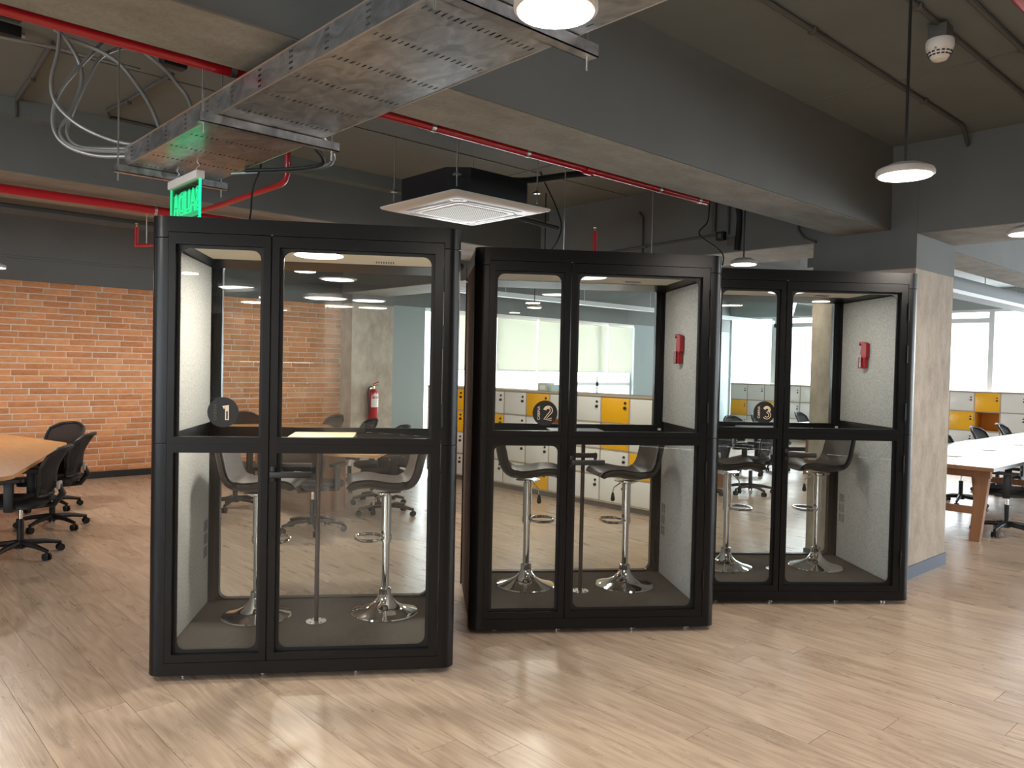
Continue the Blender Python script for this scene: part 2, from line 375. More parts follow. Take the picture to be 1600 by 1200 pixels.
tones = [MB().box(0, PW-.0018, 0, PL-.0018, -.011, 0, ).mesh('plank_board', floor_wood) for _ in range(12)]
for k, me in enumerate(tones):
    at = me.attributes.new('tone', 'FLOAT', 'FACE'); [setattr(d, 'value', (k*5 % 12)/11) for d in at.data]
rest = []; n = 0
for d, x0, x1, y0, y1 in cand:
    if n < 296 and abs(y1-y0-PL) < .01 and d < 98:
        link('plank', tones[random.randrange(12)], fl, loc=(x0, y0, 0)); n += 1
    else: rest.append((x0, x1, y0, y1))
def joined(name, boxes, mtl, parent):
    vs, fs, tn = [], [], []
    for b in boxes:
        x0, x1, y0, y1, z0, z1 = b; k = len(vs); t = random.random()
        vs += [(x0,y0,z0),(x1,y0,z0),(x1,y1,z0),(x0,y1,z0),(x0,y0,z1),(x1,y0,z1),(x1,y1,z1),(x0,y1,z1)]
        for f in ((3,2,1,0),(4,5,6,7),(0,1,5,4),(1,2,6,5),(2,3,7,6),(3,0,4,7)): fs.append([k+i for i in f]); tn.append(t)
    me = bpy.data.meshes.new(name); me.from_pydata(vs, [], fs); me.materials.append(mtl)
    at = me.attributes.new('tone', 'FLOAT', 'FACE'); at.data.foreach_set('value', tn)
    return link(name, me, parent, kind='stuff')
joined('distant_planks', [(a, b-.0018, c, d-.0018, -.011, 0) for a, b, c, d in rest], floor_wood, fl)

# ------------------------------------------------------------------ ceiling, beams, columns
struct('ceiling', MB().box(XMIN-.3, XMAX+.3, YMIN-.3, YMAX+.3, ZC, ZC+.25), ceiling_paint)
def beam(n, x0, x1, y0, y1, z0, label_z=None):
    """painted faces, raw concrete soffit"""
    b = struct('trim_%d' % n, MB().box(x0, x1, y0, y1, z0+.004, ZC), concrete_paint)
    MB().box(x0+.012, x1-.012, y0+.012, y1-.012, z0, z0+.02).build('soffit', concrete_soffit, b); return b
CX0, CX1, CY0, CY1 = 6.39, 7.20, 2.40, 3.225
beam(1, XMIN, CX0, 2.595, 3.035, ZB)
beam(2, CX1, XMAX, 2.62, 3.05, ZB)
beam(3, CX0, CX1, YMIN, CY0, 2.69)
beam(4, CX0, CX1, CY1, 11.0, 2.695)
b5 = beam(5, XMIN, CX0, 6.55, 7.65, 2.90)
MB().box(XMIN, CX0, 6.42, 6.55, 3.27, ZC).build('cornice', ceiling_paint, b5)
beam(6, XMIN, CX0, -3.4, -2.9, ZB)
beam(7, CX1, XMAX, 6.9, 7.4, 2.9)
col = struct('trim_8', MB().box(CX0, CX1, CY0, CY1, 0, 2.43), concrete_raw)
MB().box(CX0-.004, CX1+.004, CY0-.004, CY1+.004, 2.425, ZC).build('painted_top', concrete_paint, col)
MB().box(CX0-.012, CX1+.012, CY0-.012, CY1+.012, 0, .1).build('skirting', blue_base, col)
col2 = struct('trim_9', MB().box(6.57, 7.35, 11.0, 11.6, 0, 2.55), concrete_raw)
MB().box(6.566, 7.354, 10.996, 11.6, 2.55, ZC).build('painted_top', concrete_paint, col2)
# panel joints in the slab above (shallow ribs left by the formwork)
rb = MB()
for yy in (1.1, 3.9, 5.25, -1.0): rb.box(XMIN, CX0, yy, yy+.012, ZC-.006, ZC)
for xx in (0.2, 2.55, 4.95): rb.box(xx, xx+.012, -2.9, 6.5, ZC-.006, ZC)
struct('trim_10', rb, concrete_paint)

# ------------------------------------------------------------------ brick wall
wb = struct('wall_back', MB().box(XMIN, 6.57, 11.3425, 11.6, 0, 2.53), mortar)
wb2 = struct('trim_11', MB().box(XMIN, 6.57, 11.30, 11.6, 2.83, ZC).box(XMIN, 6.57, 11.315, 11.6, 2.53, 2.83).box(XMIN, 6.57, 11.285, 11.4, 2.80, 2.825), concrete_paint)
struct('baseboard_back', MB().box(XMIN, 6.57, 11.32, 11.40, 0, .085), black_base)
BL, BH, JG = .305, .0668, .0125
bm_ = []
for k in range(8):
    me = MB().box(0, BL-JG, 0, .06, 0, BH, .003).mesh('brick_block', brick_mat); at = me.attributes.new('tone', 'FLOAT', 'FACE')
    [setattr(d, 'value', k/7) for d in at.data]; bm_.append(me)
cand = []; ends = []; rows = 31
for r in range(rows):
    x = XMIN + random.random()*.3
    while x < 6.57-BL:
        cand.append((x, .09+r*.0792-.002)); x += BL + (0 if random.random() < .97 else .012)
    ends.append((x, 6.565, 11.338, 11.4, .09+r*.0792-.002, .09+r*.0792-.002+BH))
def bkey(c):
    if 1.85 < c[0]+.15 < 3.62: return 0 if not (c[0] < 2.6 and c[1] < .9) else .5
    return 1 if (c[0] > 3.62 and c[1] > 1.0) else (2 if c[0] > .9 else 9)
cand.sort(key=lambda c: (bkey(c), -c[1]))
for k, (x, z) in enumerate(cand[:296]):
    link('brick', bm_[random.randrange(8)], wb, loc=(x, 11.337+random.uniform(-.003, .003), z))
joined('more_bricks', [(x, x+BL-JG, 11.338, 11.4, z, z+BH) for x, z in cand[296:]] + [e for e in ends if e[1]-e[0] > .03], brick_mat, wb)

# ------------------------------------------------------------------ other walls and windows
struct('wall_back_right', MB().box(7.35, 8.25, 11.34, 11.6, 0, ZC).box(14.11, XMAX+.3, 11.34, 11.6, 0, ZC).box(8.25, 14.11, 11.36, 11.6, 2.6, ZC).box(8.25, 14.11, 11.34, 11.6, 0, .2), blue_grey_wall)
struct('trim_12', MB().box(7.35, XMAX, 11.325, 11.358, 2.6, ZC), concrete_paint)
struct('wall_far', MB().box(XMAX, XMAX+.25, YMIN, 11.34, 2.97, ZC).box(XMAX, XMAX+.25, YMIN, 11.34, 0, .25), blue_grey_wall)
def window_x(n, x, y0, y1, z0, z1, ms, tz=None):
    w_ = struct('window_%d' % n, MB().plate((y0, y1, z0, z1), (y0+.05, y1-.05, z0+.05, z1-.05), (0, 0, 0, 0), -.04, .04), frame_white)
    w_.location = (x, 0, 0); w_.rotation_euler = (0, 0, R(90))
    MB().box(y0+.04, y1-.04, -.004, .004, z0+.04, z1-.04).build('pane', window_glass, w_)
    for a in ms: MB().box(a-.06, a+.06, -.05, .05, z0, z1).build('mullion', frame_white, w_)
    if tz: MB().box(tz[0], tz[1], -.05, .05, tz[2]-.05, tz[2]+.05).build('transom', frame_white, w_)
    return w_
# after the 90 degree turn local x runs along world Y and local -y faces world +X
window_x(1, 18.1, 5.27, 11.34, .25, 2.97, (10.1, 7.7), (5.27, 10.1, 2.75))
window_x(2, 18.1, -1.0, 5.27, .25, 2.97, (2.9, .9))
window_x(3, 18.1, YMIN, -1.0, .25, 2.97, (-3.2, -5.6))
w4 = struct('window_4', MB().plate((8.25, 14.11, .2, 2.6), (8.3, 14.06, .25, 2.55), (0, 0, 0, 0), 11.42, 11.5), frame_white)
MB().box(8.28, 14.08, 11.455, 11.462, .22, 2.58).build('pane', window_glass, w4)
for x in (9.95, 11.9, 12.95): MB().box(x-.04, x+.04, 11.41, 11.5, .2, 2.6).build('mullion', frame_white, w4)
MB().box(12.0, 14.1, 11.41, 11.5, 1.21, 1.29).build('transom', frame_white, w4)
edges = [8.62, 9.95, 11.05, 12.12, 13.2, 14.08]
blab = ['leftmost roller blind on the windows behind the lockers', 'second roller blind from the left behind the lockers, seen beside the second cabin sidelight',
        'middle roller blind above the white and yellow lockers', 'fourth roller blind from the left, seen through the second cabin door', 'rightmost pale roller blind, next to the blue-grey wall']
for k in range(5):
    t = thing('roller_blind', blab[k], 'blind', ((edges[k]+edges[k+1])/2, 11.36, 1.52), group='roller blinds behind the lockers'); h = (edges[k+1]-edges[k])/2-.02
    MB().box(-h, h, -.002, .002, 0, 1.0).build('fabric', blind_mat, t)
    MB().box(-h-.01, h+.01, -.035, .035, 1.0, 1.07, .008).build('cassette', white_plastic, t); MB().box(-h, h, -.01, .01, -.02, 0).build('hem_bar', frame_white, t)
# unseen sides of the hall, with their windows; the one in wall_front is added for light
struct('wall_left', MB().box(XMIN-.25, XMIN, YMIN, YMAX, 0, .8).box(XMIN-.25, XMIN, YMIN, YMAX, 2.7, ZC).box(XMIN-.25, XMIN, YMIN, -2.6, .8, 2.7).box(XMIN-.25, XMIN, 6.6, YMAX, .8, 2.7), grey_wall)
struct('wall_front', MB().box(XMIN, XMAX, YMIN-.25, YMIN, 0, .8).box(XMIN, XMAX, YMIN-.25, YMIN, 2.7, ZC).box(XMIN, 9.5, YMIN-.25, YMIN, .8, 2.7).box(16.5, XMAX, YMIN-.25, YMIN, .8, 2.7), grey_wall)
w5 = struct('window_5', MB().plate((9.5, 16.5, .8, 2.7), (9.56, 16.44, .86, 2.64), (0, 0, 0, 0), YMIN-.12, YMIN-.04), frame_white)  # window added to let in fill light, clear of the cabin reflections
MB().box(9.55, 16.45, YMIN-.09, YMIN-.083, .85, 2.65).build('pane', window_glass, w5)
for x in (11.8, 14.1): MB().box(x-.04, x+.04, YMIN-.12, YMIN-.04, .8, 2.7).build('mullion', frame_white, w5)
w6 = struct('window_6', MB().plate((-2.6, 6.6, .8, 2.7), (-2.54, 6.54, .86, 2.64), (0, 0, 0, 0), -.04, .04), frame_white)
w6.location = (XMIN-.1, 0, 0); w6.rotation_euler = (0, 0, R(90))
MB().box(-2.55, 6.55, -.004, .004, .85, 2.65).build('pane', window_glass, w6)
for x in (0, 2, 4.4): MB().box(x-.04, x+.04, -.04, .04, .8, 2.7).build('mullion', frame_white, w6)

# ------------------------------------------------------------------ acoustic cabins
BW, BD, BT = 1.517, 1.075, 2.297
def numeral(n):
    """polyline strokes of the numeral inside a unit box, x right z up"""
    if n == 1: return [[(-.32, .42), (0.02, .62), (0.02, .6), (.02, -.7)]]
    if n == 2: return [[(-.36+.0, .34)] + [(.0+.36*math.cos(R(a)), .30+.34*math.sin(R(a))) for a in range(165, -31, -15)] + [(-.34, -.66), (.40, -.66)]]
    return [[(-.34+.0, .40)] + [(.0+.33*math.cos(R(a)), .33+.31*math.sin(R(a))) for a in range(150, -76, -15)] + [(.0+.38*math.cos(R(a)), -.34+.36*math.sin(R(a))) for a in range(75, -151, -15)]]
def ribbon(mb, pts, wd, y, th, sc):
    P_ = [Vector((p[0], 0, p[1])) * sc for p in pts]; L, Rr = [], []
    P2 = [P_[0]]
    for p in P_[1:]:
        if (p-P2[-1]).length > .0015: P2.append(p)
    for i, p in enumerate(P2):
        d = (P2[min(i+1, len(P2)-1)]-P2[max(i-1, 0)]).normalized(); nn = Vector((-d.z, 0, d.x))
        L.append(p+nn*wd/2); Rr.append(p-nn*wd/2)
    for i in range(len(P2)-1):
        q = [L[i], L[i+1], Rr[i+1], Rr[i]]; a = [mb.bm.verts.new((v.x, y, v.z)) for v in q]; b = [mb.bm.verts.new((v.x, y-th, v.z)) for v in q]
        mb.bm.faces.new(a); mb.bm.faces.new(b[::-1])
        for k in range(4): mb.bm.faces.new([a[k], a[(k+1) % 4], b[(k+1) % 4], b[k]])
def make_cabin(n, loc, deg, label):
    t = thing('acoustic_cabin', label, 'phone booth', (loc[0], loc[1], 0), R(deg), 'acoustic cabins'); K = booth_black
    r = .062
    # rounded corner posts
    for cx, cy, sx, sy in ((0, 0, 1, 1), (BW, 0, -1, 1), (0, BD, 1, -1), (BW, BD, -1, -1)):
        poly = [(cx+sx*.085, cy), (cx+sx*.085, cy+sy*.055), (cx+sx*.055, cy+sy*.055), (cx+sx*.055, cy+sy*.075), (cx, cy+sy*.075)]
        arc = [(cx+sx*(r-r*math.sin(a)), cy+sy*(r-r*math.cos(a))) for a in [R(90)*(1-k/8) for k in range(9)]]
        poly = poly + arc; q = []
        for p in poly:
            if not q or (Vector(p)-Vector(q[-1])).length > 1e-4: q.append(p)
        if sx*sy < 0: q = q[::-1]
        mb = MB(); segs = ((.03, 1.183), (1.186, 2.19), (2.194, BT))
        for z0, z1 in segs: mb.prism(q, z0, z1)
        mb.build('corner_post', K, t, ang=25)
    f = .085; MB().box(f, BW-f, 0, .055, 2.222, BT).build('header_panel', K, t)
    MB().box(f, BW-f, 0, .055, .03, .093).build('bottom_rail', K, t)
    MB().box(f, BW-f, BD-.055, BD, 2.222, BT).build('header_panel', K, t)
    MB().box(f, BW-f, BD-.055, BD, .03, .093).build('bottom_rail', K, t)
    # sidelight: stiles and rails round an upper and a lower light, one sheet of glass behind
    def leaf(x0, x1, ox0, ox1, name, rtop, rbot):
        mb = MB(); y0, y1 = .001, .048; z0, z1 = (.095, 2.219)
        mb.box(x0, ox0, y0, y1, z0, z1).box(ox1, x1, y0, y1, z0, z1)
        mb.box(ox0, ox1, y0, y1, 2.164, z1).box(ox0, ox1, y0, y1, z0, .134).box(ox0, ox1, y0, y1, 1.1865, 1.218).box(ox0, ox1, y0, y1, 1.139, 1.1835).box(ox0, ox1, y0+.003, y1, 1.18, 1.19)
        o = mb.build(name, K, t); rr = .042; g = .018
        MB().plate((ox0-.005, ox1+.005, 1.19, 2.17), (ox0+g, ox1-g, 1.219, 2.148), (0, 0, rr, rr), .030, .036).build('gasket', booth_gasket, o)
        MB().plate((ox0-.005, ox1+.005, .125, 1.17), (ox0+g, ox1-g, .150, 1.138-(.012 if rtop else 0)), (rbot, rbot, rtop, rtop), .030, .036).build('gasket', booth_gasket, o)
        MB().box(ox0-.004, ox1+.004, .037, .043, .125, 2.17).build('glass_pane', clear, o)
        return o
    leaf(.086, .570, .118, .536, 'sidelight', .036 if n == 2 else 0, 0 if n == 2 else .042)
    MB().box(.571, .574, .012, .05, .095, 2.22).build('door_jamb', booth_gasket, t)
    d = leaf(.577, 1.429, .612, 1.384, 'door', 0, .042)
    for z in (2.03, 1.74, 1.34, .98, .32): MB().cyl((1.431, -.006, z-.06), (1.431, -.006, z+.06), .0055, 10).build('hinge', booth_black, d)
    h = MB(); h.box(.586, .606, -.012, .002, 1.00, 1.075, .002).box(.588, .79, -.056, -.036, 1.022, 1.052, .003).box(.588, .606, -.05, 0, 1.026, 1.05)
    h.build('handle', black_plastic, d)
    h = MB(); h.box(.588, .775, .085, .105, 1.05, 1.078, .003).box(.588, .606, .045, .10, 1.052, 1.076); h.build('handle', black_plastic, d)
    MB().cyl((.575, -.002, 2.223), (.575, .004, 2.223), .003, 8).build('screw', steel, d)
    # rear frame with one large rounded light and a belt across it
    mb = MB().plate((.042, BW-.042, .095, 2.222), (.112, BW-.112, .112, 2.20), (.05, .05, .05, .05), BD-.052, BD-.005)
    rf = mb.build('rear_frame', K, t)
    MB().box(.10, BW-.10, BD-.034, BD-.028, .10, 2.21).build('glass_pane', clear_rear, rf)
    MB().box(.10, BW-.10, BD-.062, BD-.04, 1.125, 1.188).build('belt_rail', K, rf)
    MB().box(1.435, 1.458, BD-.066, BD-.061, 1.150, 1.166).build('power_outlet', white_plastic, rf)
    # side walls
    for sx, x in ((1, 0), (-1, BW)):
        X = lambda a: x + sx*a
        bx = lambda mb, a, b, *q: mb.box(min(X(a), X(b)), max(X(a), X(b)), *q)
        sw = bx(MB(), .008, .034, .07, BD-.07, .04, 1.18); bx(sw, .008, .034, .07, BD-.07, 1.192, 2.21); s_ = sw.build('side_wall', side_textile, t)
        bx(MB(), .004, .034, .07, BD-.07, 2.21, BT).build('side_header', K, s_)
        bx(MB(), .012, .036, .07, BD-.07, 1.178, 1.194).build('seam_strip', bronze, s_)
        bx(MB(), .034, .042, .055, BD-.052, .10, 2.19).build('inner_lining', K, s_)
        bx(MB(), .042, .056, .062, BD-.088, 1.216, 2.165, .004).build('felt_panel', felt, s_)
        lf = bx(MB(), .042, .056, .062, BD-.088, .105, 1.12, .004).build('felt_panel', felt, s_)
        if n != 1 or sx == 1:
            v = MB()
            for gz in (.40, .48, .56):
                for k in range(4): bx(v, .0545, .0575, .875+k*.022, .880+k*.022, gz, gz+.065)
            v.build('vent_slots', black_plastic, s_)
    MB().box(.115, BW-.125, .10, .765, 2.19, 2.215).build('ceiling_panel', felt_ceiling, t)
    cv = MB()   # sloping dark cove round the ceiling felt
    o4 = [(.042, .05), (BW-.042, .05), (BW-.042, BD-.048), (.042, BD-.048)]; i4 = [(.115, .10), (BW-.125, .10), (BW-.125, .765), (.115, .765)]
    for k in range(4):
        j = (k+1) % 4; a = [cv.bm.verts.new(p) for p in ((*o4[k], 2.166 if k > 1 or True else 2.19), (*o4[j], 2.166), (*i4[j], 2.188), (*i4[k], 2.188), (*o4[k], 2.221), (*o4[j], 2.221), (*i4[j], 2.221), (*i4[k], 2.221))]
        for f in ((0,1,2,3),(7,6,5,4),(0,4,5,1),(1,5,6,2),(2,6,7,3),(3,7,4,0)): cv.bm.faces.new([a[q] for q in f])
    cv.build('ceiling_cove', K, t, ang=10)
    MB().box(.02, BW-.02, .02, BD-.02, 2.222, BT-.002).build('roof', K, t)
    MB().lathe([(0, 2.186), (.125, 2.186), (.132, 2.189), (.132, 2.195), (0, 2.195)], 40, (.755, .44, 0)).build('ceiling_light', booth_glow if n == 1 else booth_glow_dim, t)
    l = area('cabin_light', (.755, .44, 2.182), (0, 0, -1), .22, .22, 24 if n == 1 else 6, (1, .93, .82), 'DISK'); l.parent = t
    v = MB()
    for k in range(8): v.box(1.06+k*.014, 1.066+k*.014, .60, .67, 2.187, 2.1895)
    v.build('ceiling_vent', black_plastic, t)
    MB().box(.042, BW-.042, .05, BD-.048, .07, .10).build('carpet', carpet, t)
    MB().box(.05, BW-.05, .03, BD-.03, .038, .07).build('base_tray', booth_black, t)
    for u in (.16, .55, 1.02, 1.36):
        for v_ in (.09, BD-.09): MB().lathe([(0, 0), (.02, 0), (.02, .012), (.008, .016), (.008, .04), (0, .04)], 14, (u, v_, 0)).build('levelling_foot', steel, t)
    # round decal on the sidelight
    cx, cz = (.344, 1.339) if n == 1 else ((.437, 1.323) if n == 2 else (.452, 1.32))
    rad = .0755; dec = MB().cyl((cx, .0362, cz), (cx, .0352, cz), rad, 48).build('door_number_decal', vinyl_black, t)
    mb = MB()
    for st in numeral(n): ribbon(mb, st, .0185, 0, .0006, .055)
    o = mb.build('numeral', cream, dec); o.location = (cx+.018, .0348, cz)
    mb = MB(); st = numeral(n)[0]
    half = st[len(st)//2:] if n > 1 else [(.02, .1), (.02, -.62)]
    ribbon(mb, half, .0075, 0, .0006, .055); o = mb.build('numeral_inline', vinyl_black, dec); o.location = (cx+.018, .0341, cz)
    me = text_mesh('lettering', 'CABINA', .0225); me.materials.append(cream if n > 1 else dim_vinyl)
    o = link('lettering', me, dec); o.matrix_local = Matrix.Translation((cx-.038, .0345, cz)) @ Matrix.Rotation(R(90), 4, 'X') @ Matrix.Rotation(R(90), 4, 'Z')
    return t
CAB = [((1.277, 4.0286), -34.745), ((2.947, 3.5625), -35.9), ((4.543, 3.0612), -38.7)]
make_cabin(1, *CAB[0], 'nearest and leftmost black glass phone cabin, whose round decal reads 1')
make_cabin(2, *CAB[1], 'middle black glass phone cabin, brown side wall showing, decal reads 2')
make_cabin(3, *CAB[2], 'farthest black glass phone cabin beside the concrete column, decal reads 3')
def in_cabin(k, u, v, z=0):
    (x, y), a = CAB[k]; a = R(a); return (x+u*math.cos(a)-v*math.sin(a), y+u*math.sin(a)+v*math.cos(a), z)

# bar stool, seat facing local +X
def make_stool():
    t = thing('bar_stool', 'x', 'stool', group='bar stools in the cabins')
    MB().lathe([(0, .0), (.198, 0), (.2, .004), (.196, .010), (.17, .018), (.12, .032), (.075, .056), (.048, .085), (.036, .115), (.033, .125), (0, .125)], 48).build('base_disc', chrome, t)
    MB().lathe([(.0, .11), (.037, .11), (.037, .145), (.029, .15), (0, .15)], 24).build('base_collar', chrome, t)
    MB().cyl((0, 0, .14), (0, 0, .44), .0225, 24).build('lower_tube', chrome, t)
    MB().cyl((0, 0, .43), (0, 0, .725), .0295, 24).build('upper_tube', chrome, t)
    fr = [(.02, .03, .455), (.06, .085, .455), (.11, .10, .455), (.16, .075, .455), (.182, 0, .455), (.16, -.075, .455), (.11, -.10, .455), (.06, -.085, .455), (.02, -.03, .455)]
    MB().tube(smooth_path(fr, 5), .0095, 10).build('footrest', chrome, t)
    MB().cyl((0, 0, .44), (0, 0, .47), .034, 24).build('footrest_clamp', chrome, t)
    MB().tube([(.03, -.02, .715), (.07, -.06, .67), (.075, -.065, .63)], .005, 8).build('lever', chrome, t)
    MB().lathe([(0, .575), (.010, .575), (.016, .588), (.007, .635), (0, .635)], 12, (.075, -.065, 0)).build('lever_grip', black_plastic, t)
    MB().lathe([(0, .70), (.035, .705), (.085, .725), (.085, .731), (0, .731)], 24).build('seat_plate', chrome, t)
    prof = smooth_path([(.215, 0, .760), (.195, 0, .785), (.11, 0, .793), (.02, 0, .778), (-.07, 0, .772), (-.135, 0, .795), (-.168, 0, .85), (-.185, 0, .92), (-.20, 0, .98), (-.208, 0, 1.02)], 4)
    def shell(th, wd, inset, up):
        mb = MB(); nx = 10; top = []; bot = []
        L = len(prof)
        for i, p in enumerate(prof):
            d = (prof[min(i+1, L-1)]-prof[max(i-1, 0)]).normalized(); nrm = Vector((d.z, 0, -d.x)); 
            if nrm.z < 0 and i < L*.5: nrm = -nrm
            if i >= L*.5 and nrm.x < 0: nrm = -nrm
            s = i/(L-1); W = wd*(.80+.2*math.sin(math.pi*min(1, s*1.7+.12)) if s < .5 else 1.0-.10*(s-.5)*2)
            ends = min(1, (1-s)/.07+.35, s/.07+.6); W *= ends**.5
            ra, rb_ = [], []
            for j in range(nx+1):
                q = (j/nx-.5)*2; y = q*W/2; lift = .028*abs(q)**2.6
                c = p + nrm*(lift+up) + Vector((0, y, 0)); tt = th*(1-.55*abs(q)**4)
                ra.append(mb.bm.verts.new(c)); rb_.append(mb.bm.verts.new(c - nrm*tt))
            top.append(ra); bot.append(rb_)
        for i in range(L-1):
            for j in range(nx):
                mb.bm.faces.new([top[i][j], top[i+1][j], top[i+1][j+1], top[i][j+1]]); mb.bm.faces.new([bot[i][j], bot[i][j+1], bot[i+1][j+1], bot[i+1][j]])
            for j in (0, nx): mb.bm.faces.new([top[i][j], bot[i][j], bot[i+1][j], top[i+1][j]])
        for i in (0, L-1):
            for j in range(nx): mb.bm.faces.new([top[i][j], top[i][j+1], bot[i][j+1], bot[i][j]])
        return mb
    shell(.034, .40, 0, 0).build('seat_shell', leather, t, ang=60)
    # the seam between shell and seat pad
    shell(.010, .345, 0, .006).build('seat_pad', leather_top, t, ang=60)
    return t
st0 = make_stool()
sp = [(0, .401, .706, 0, 'bar stool on the left in the nearest cabin, half behind the post'), (0, 1.144, .729, 180, 'bar stool on the right in the nearest cabin, seen through its door'),
      (1, .433, .698, 0, 'bar stool on the left in the middle cabin, seen through its sidelight'), (1, 1.119, .673, 180, 'bar stool on the right in the middle cabin, seen through its door'),
      (2, .42, .642, 0, 'bar stool on the left in the farthest cabin, cut by the middle cabin'), (2, 1.137, .654, 180, 'bar stool on the right in the farthest cabin, before the concrete column')]
for i, (k, u, v, rz, lb) in enumerate(sp):
    o = st0 if i == 0 else copy_tree(st0)
    o.location = in_cabin(k, u, v, .10); o.rotation_euler = (0, 0, R(CAB[k][1]+rz+(6 if rz else -4))); o['label'] = lb
# slim table inside each cabin
for k in range(3):
    vv = (.577, .54, .571)[k]; uu = (.757, .781, .773)[k]
    t = thing('cabin_table', ['slim pedestal table with pale top between the stools of the nearest cabin', 'slim pedestal table with pale top in the middle cabin, pole behind the door post',
        'slim pedestal table with pale top in the farthest cabin'][k], 'table', in_cabin(k, uu, vv, .10), R(CAB[k][1]), 'slim tables in the cabins')
    MB().prism(rpoly(-.187, .187, -.30, .44-(vv-.55), .02), 1.038, 1.062).build('table_top', light_table if k == 0 else white_table, t)
    MB().cyl((0, 0, .004), (0, 0, 1.038), .0135, 16).build('pole', bronze, t)
    f_ = MB().lathe([(0, 0), (.058, 0), (.058, .004), (0, .006)], 32).build('floor_plate', steel, t)
    for a in (45, 135, 225, 315): MB().cyl((.042*math.cos(R(a)), .042*math.sin(R(a)), .004), (.042*math.cos(R(a)), .042*math.sin(R(a)), .0072), .005, 8).build('screw', black_plastic, f_)
# emergency hammers on the felt
for k, v in ((1, .585), (2, .59)):
    t = thing('emergency_hammer', ['', 'red emergency hammer on the grey felt of the middle cabin', 'red emergency hammer on the grey felt of the farthest cabin'][k], 'hammer', in_cabin(k, 1.457, v, 1.64), R(CAB[k][1]), 'red glass hammers in the cabins')
    # body in the local y-z plane, thickness towards -x
    def slab(poly, a, b):
        mb = MB(); lo = [mb.bm.verts.new((a, y, z)) for y, z in poly]; hi = [mb.bm.verts.new((b, y, z)) for y, z in poly]; q = len(poly)
        mb.bm.faces.new(lo); mb.bm.faces.new(hi[::-1])
        for i in range(q): mb.bm.faces.new([lo[i], lo[(i+1) % q], hi[(i+1) % q], hi[i]])
        return mb
    slab([(.04, -.0), (.04, .09), (.045, .1), (.03, .14), (.02, .185), (.045, .19), (.052, .175), (.06, .178), (.06, .2), (.03, .205), (-.035, .195), (-.05, .185), (-.05, .085), (-.03, .075), (-.03, 0)], -.004, -.03).build('hammer_body', red_plastic, t)
    slab([(.045, 0), (.045, .085), (-.0, .085), (-.0, 0)], -.03, -.04).build('grip', mat('dark_red_plastic', srgb(112, 12, 22), .45), t)
    me = text_mesh('lettering', 'BREAK GLASS' if False else 'EMERGENCIA', .0165); me.materials.append(white_plastic)
    o = link('lettering', me, t); o.matrix_local = Matrix.Translation((-.0412, .012, .06)) @ Matrix.Rotation(R(-90), 4, 'Z') @ Matrix.Rotation(R(90), 4, 'X') @ Matrix.Rotation(R(90), 4, 'Z')

# ------------------------------------------------------------------ cable tray
TX0, TX1, TZ, TH = 1.275, 1.74, 2.60, .095
tray = thing('cable_tray', 'long perforated galvanised cable tray under the concrete beam', 'cable tray', (0, 0, 0))
mb = MB(); Y0, Y1 = -2.0, 4.43
rowsY = [4.32-.25*i for i in range(26)]
ys = [Y0]
for ry in reversed(rowsY): ys += [ry-.014, ry+.014]
ys.append(Y1); nsl = 19; xs = [TX0]; cw = (TX1-TX0-.03)/nsl
for k in range(nsl): a = TX0+.015+k*cw+cw*.34; xs += [a, a+cw*.30]
xs.append(TX1)
def holes(grid_u, grid_v, P3):
    V = {}
    def g(i, j):
        if (i, j) not in V: V[(i, j)] = mb.bm.verts.new(P3(grid_u[i], grid_v[j]))
        return V[(i, j)]
    for j in range(len(grid_v)-1):
        if j % 2 == 0:   # solid strip between the rows of slots, split at the slot edges
            for i in range(len(grid_u)-1): mb.bm.faces.new([g(i, j), g(i+1, j), g(i+1, j+1), g(i, j+1)])
        else:
            for i in range(0, len(grid_u)-1, 2): mb.bm.faces.new([g(i, j), g(i+1, j), g(i+1, j+1), g(i, j+1)])
holes(xs, ys, lambda a, b: (a, b, TZ))
zs = [TZ]; 
for k in range(4): zs += [TZ+.016+k*.02, TZ+.024+k*.02]
zs.append(TZ+TH)
for X in (TX0, TX1): holes(zs, ys, lambda a, b: (X, b, a))
tb = mb.build('tray_body', galv, tray)
for p in tb.data.polygons: p.use_smooth = False
so = tb.modifiers.new('thickness', 'SOLIDIFY'); so.thickness = .0014; so.offset = 0
MB().tube([(TX0-.001, Y0, TZ+.001), (TX0-.001, Y1, TZ+.001)], .0035, 6).tube([(TX1+.001, Y0, TZ+.001), (TX1+.001, Y1, TZ+.001)], .0035, 6).tube([(TX0, Y0, TZ+TH), (TX0, Y1, TZ+TH)], .004, 6).build('folded_edge', steel, tray)
for y, x0, x1 in ((4.40, 1.215, 1.80), (3.22, 1.20, 1.83), (1.66, 1.20, 1.83), (.2, 1.20, 1.83)):
    s_ = MB().box(x0, x1, y-.021, y+.021, TZ-.043, TZ-.039).box(x0, x1, y-.021, y-.018, TZ-.043, TZ-.004).box(x0, x1, y+.018, y+.021, TZ-.043, TZ-.004).build('support_strut', galv, tray)
    for x in (x0+.018, x1-.028): MB().cyl((x, y, TZ-.085), (x, y, (ZB if y < 3 and y > 2.6 else ZC-.003)), .0042, 8).build('threaded_rod', steel, s_)
for k in range(5): MB().tube([(1.38+k*.07, Y0, TZ+.018), (1.39+k*.066, 1, TZ+.018), (1.36+k*.072, 4.2, TZ+.018)], .013, 8).build('cable', rubber_black if k % 2 else conduit, tray)

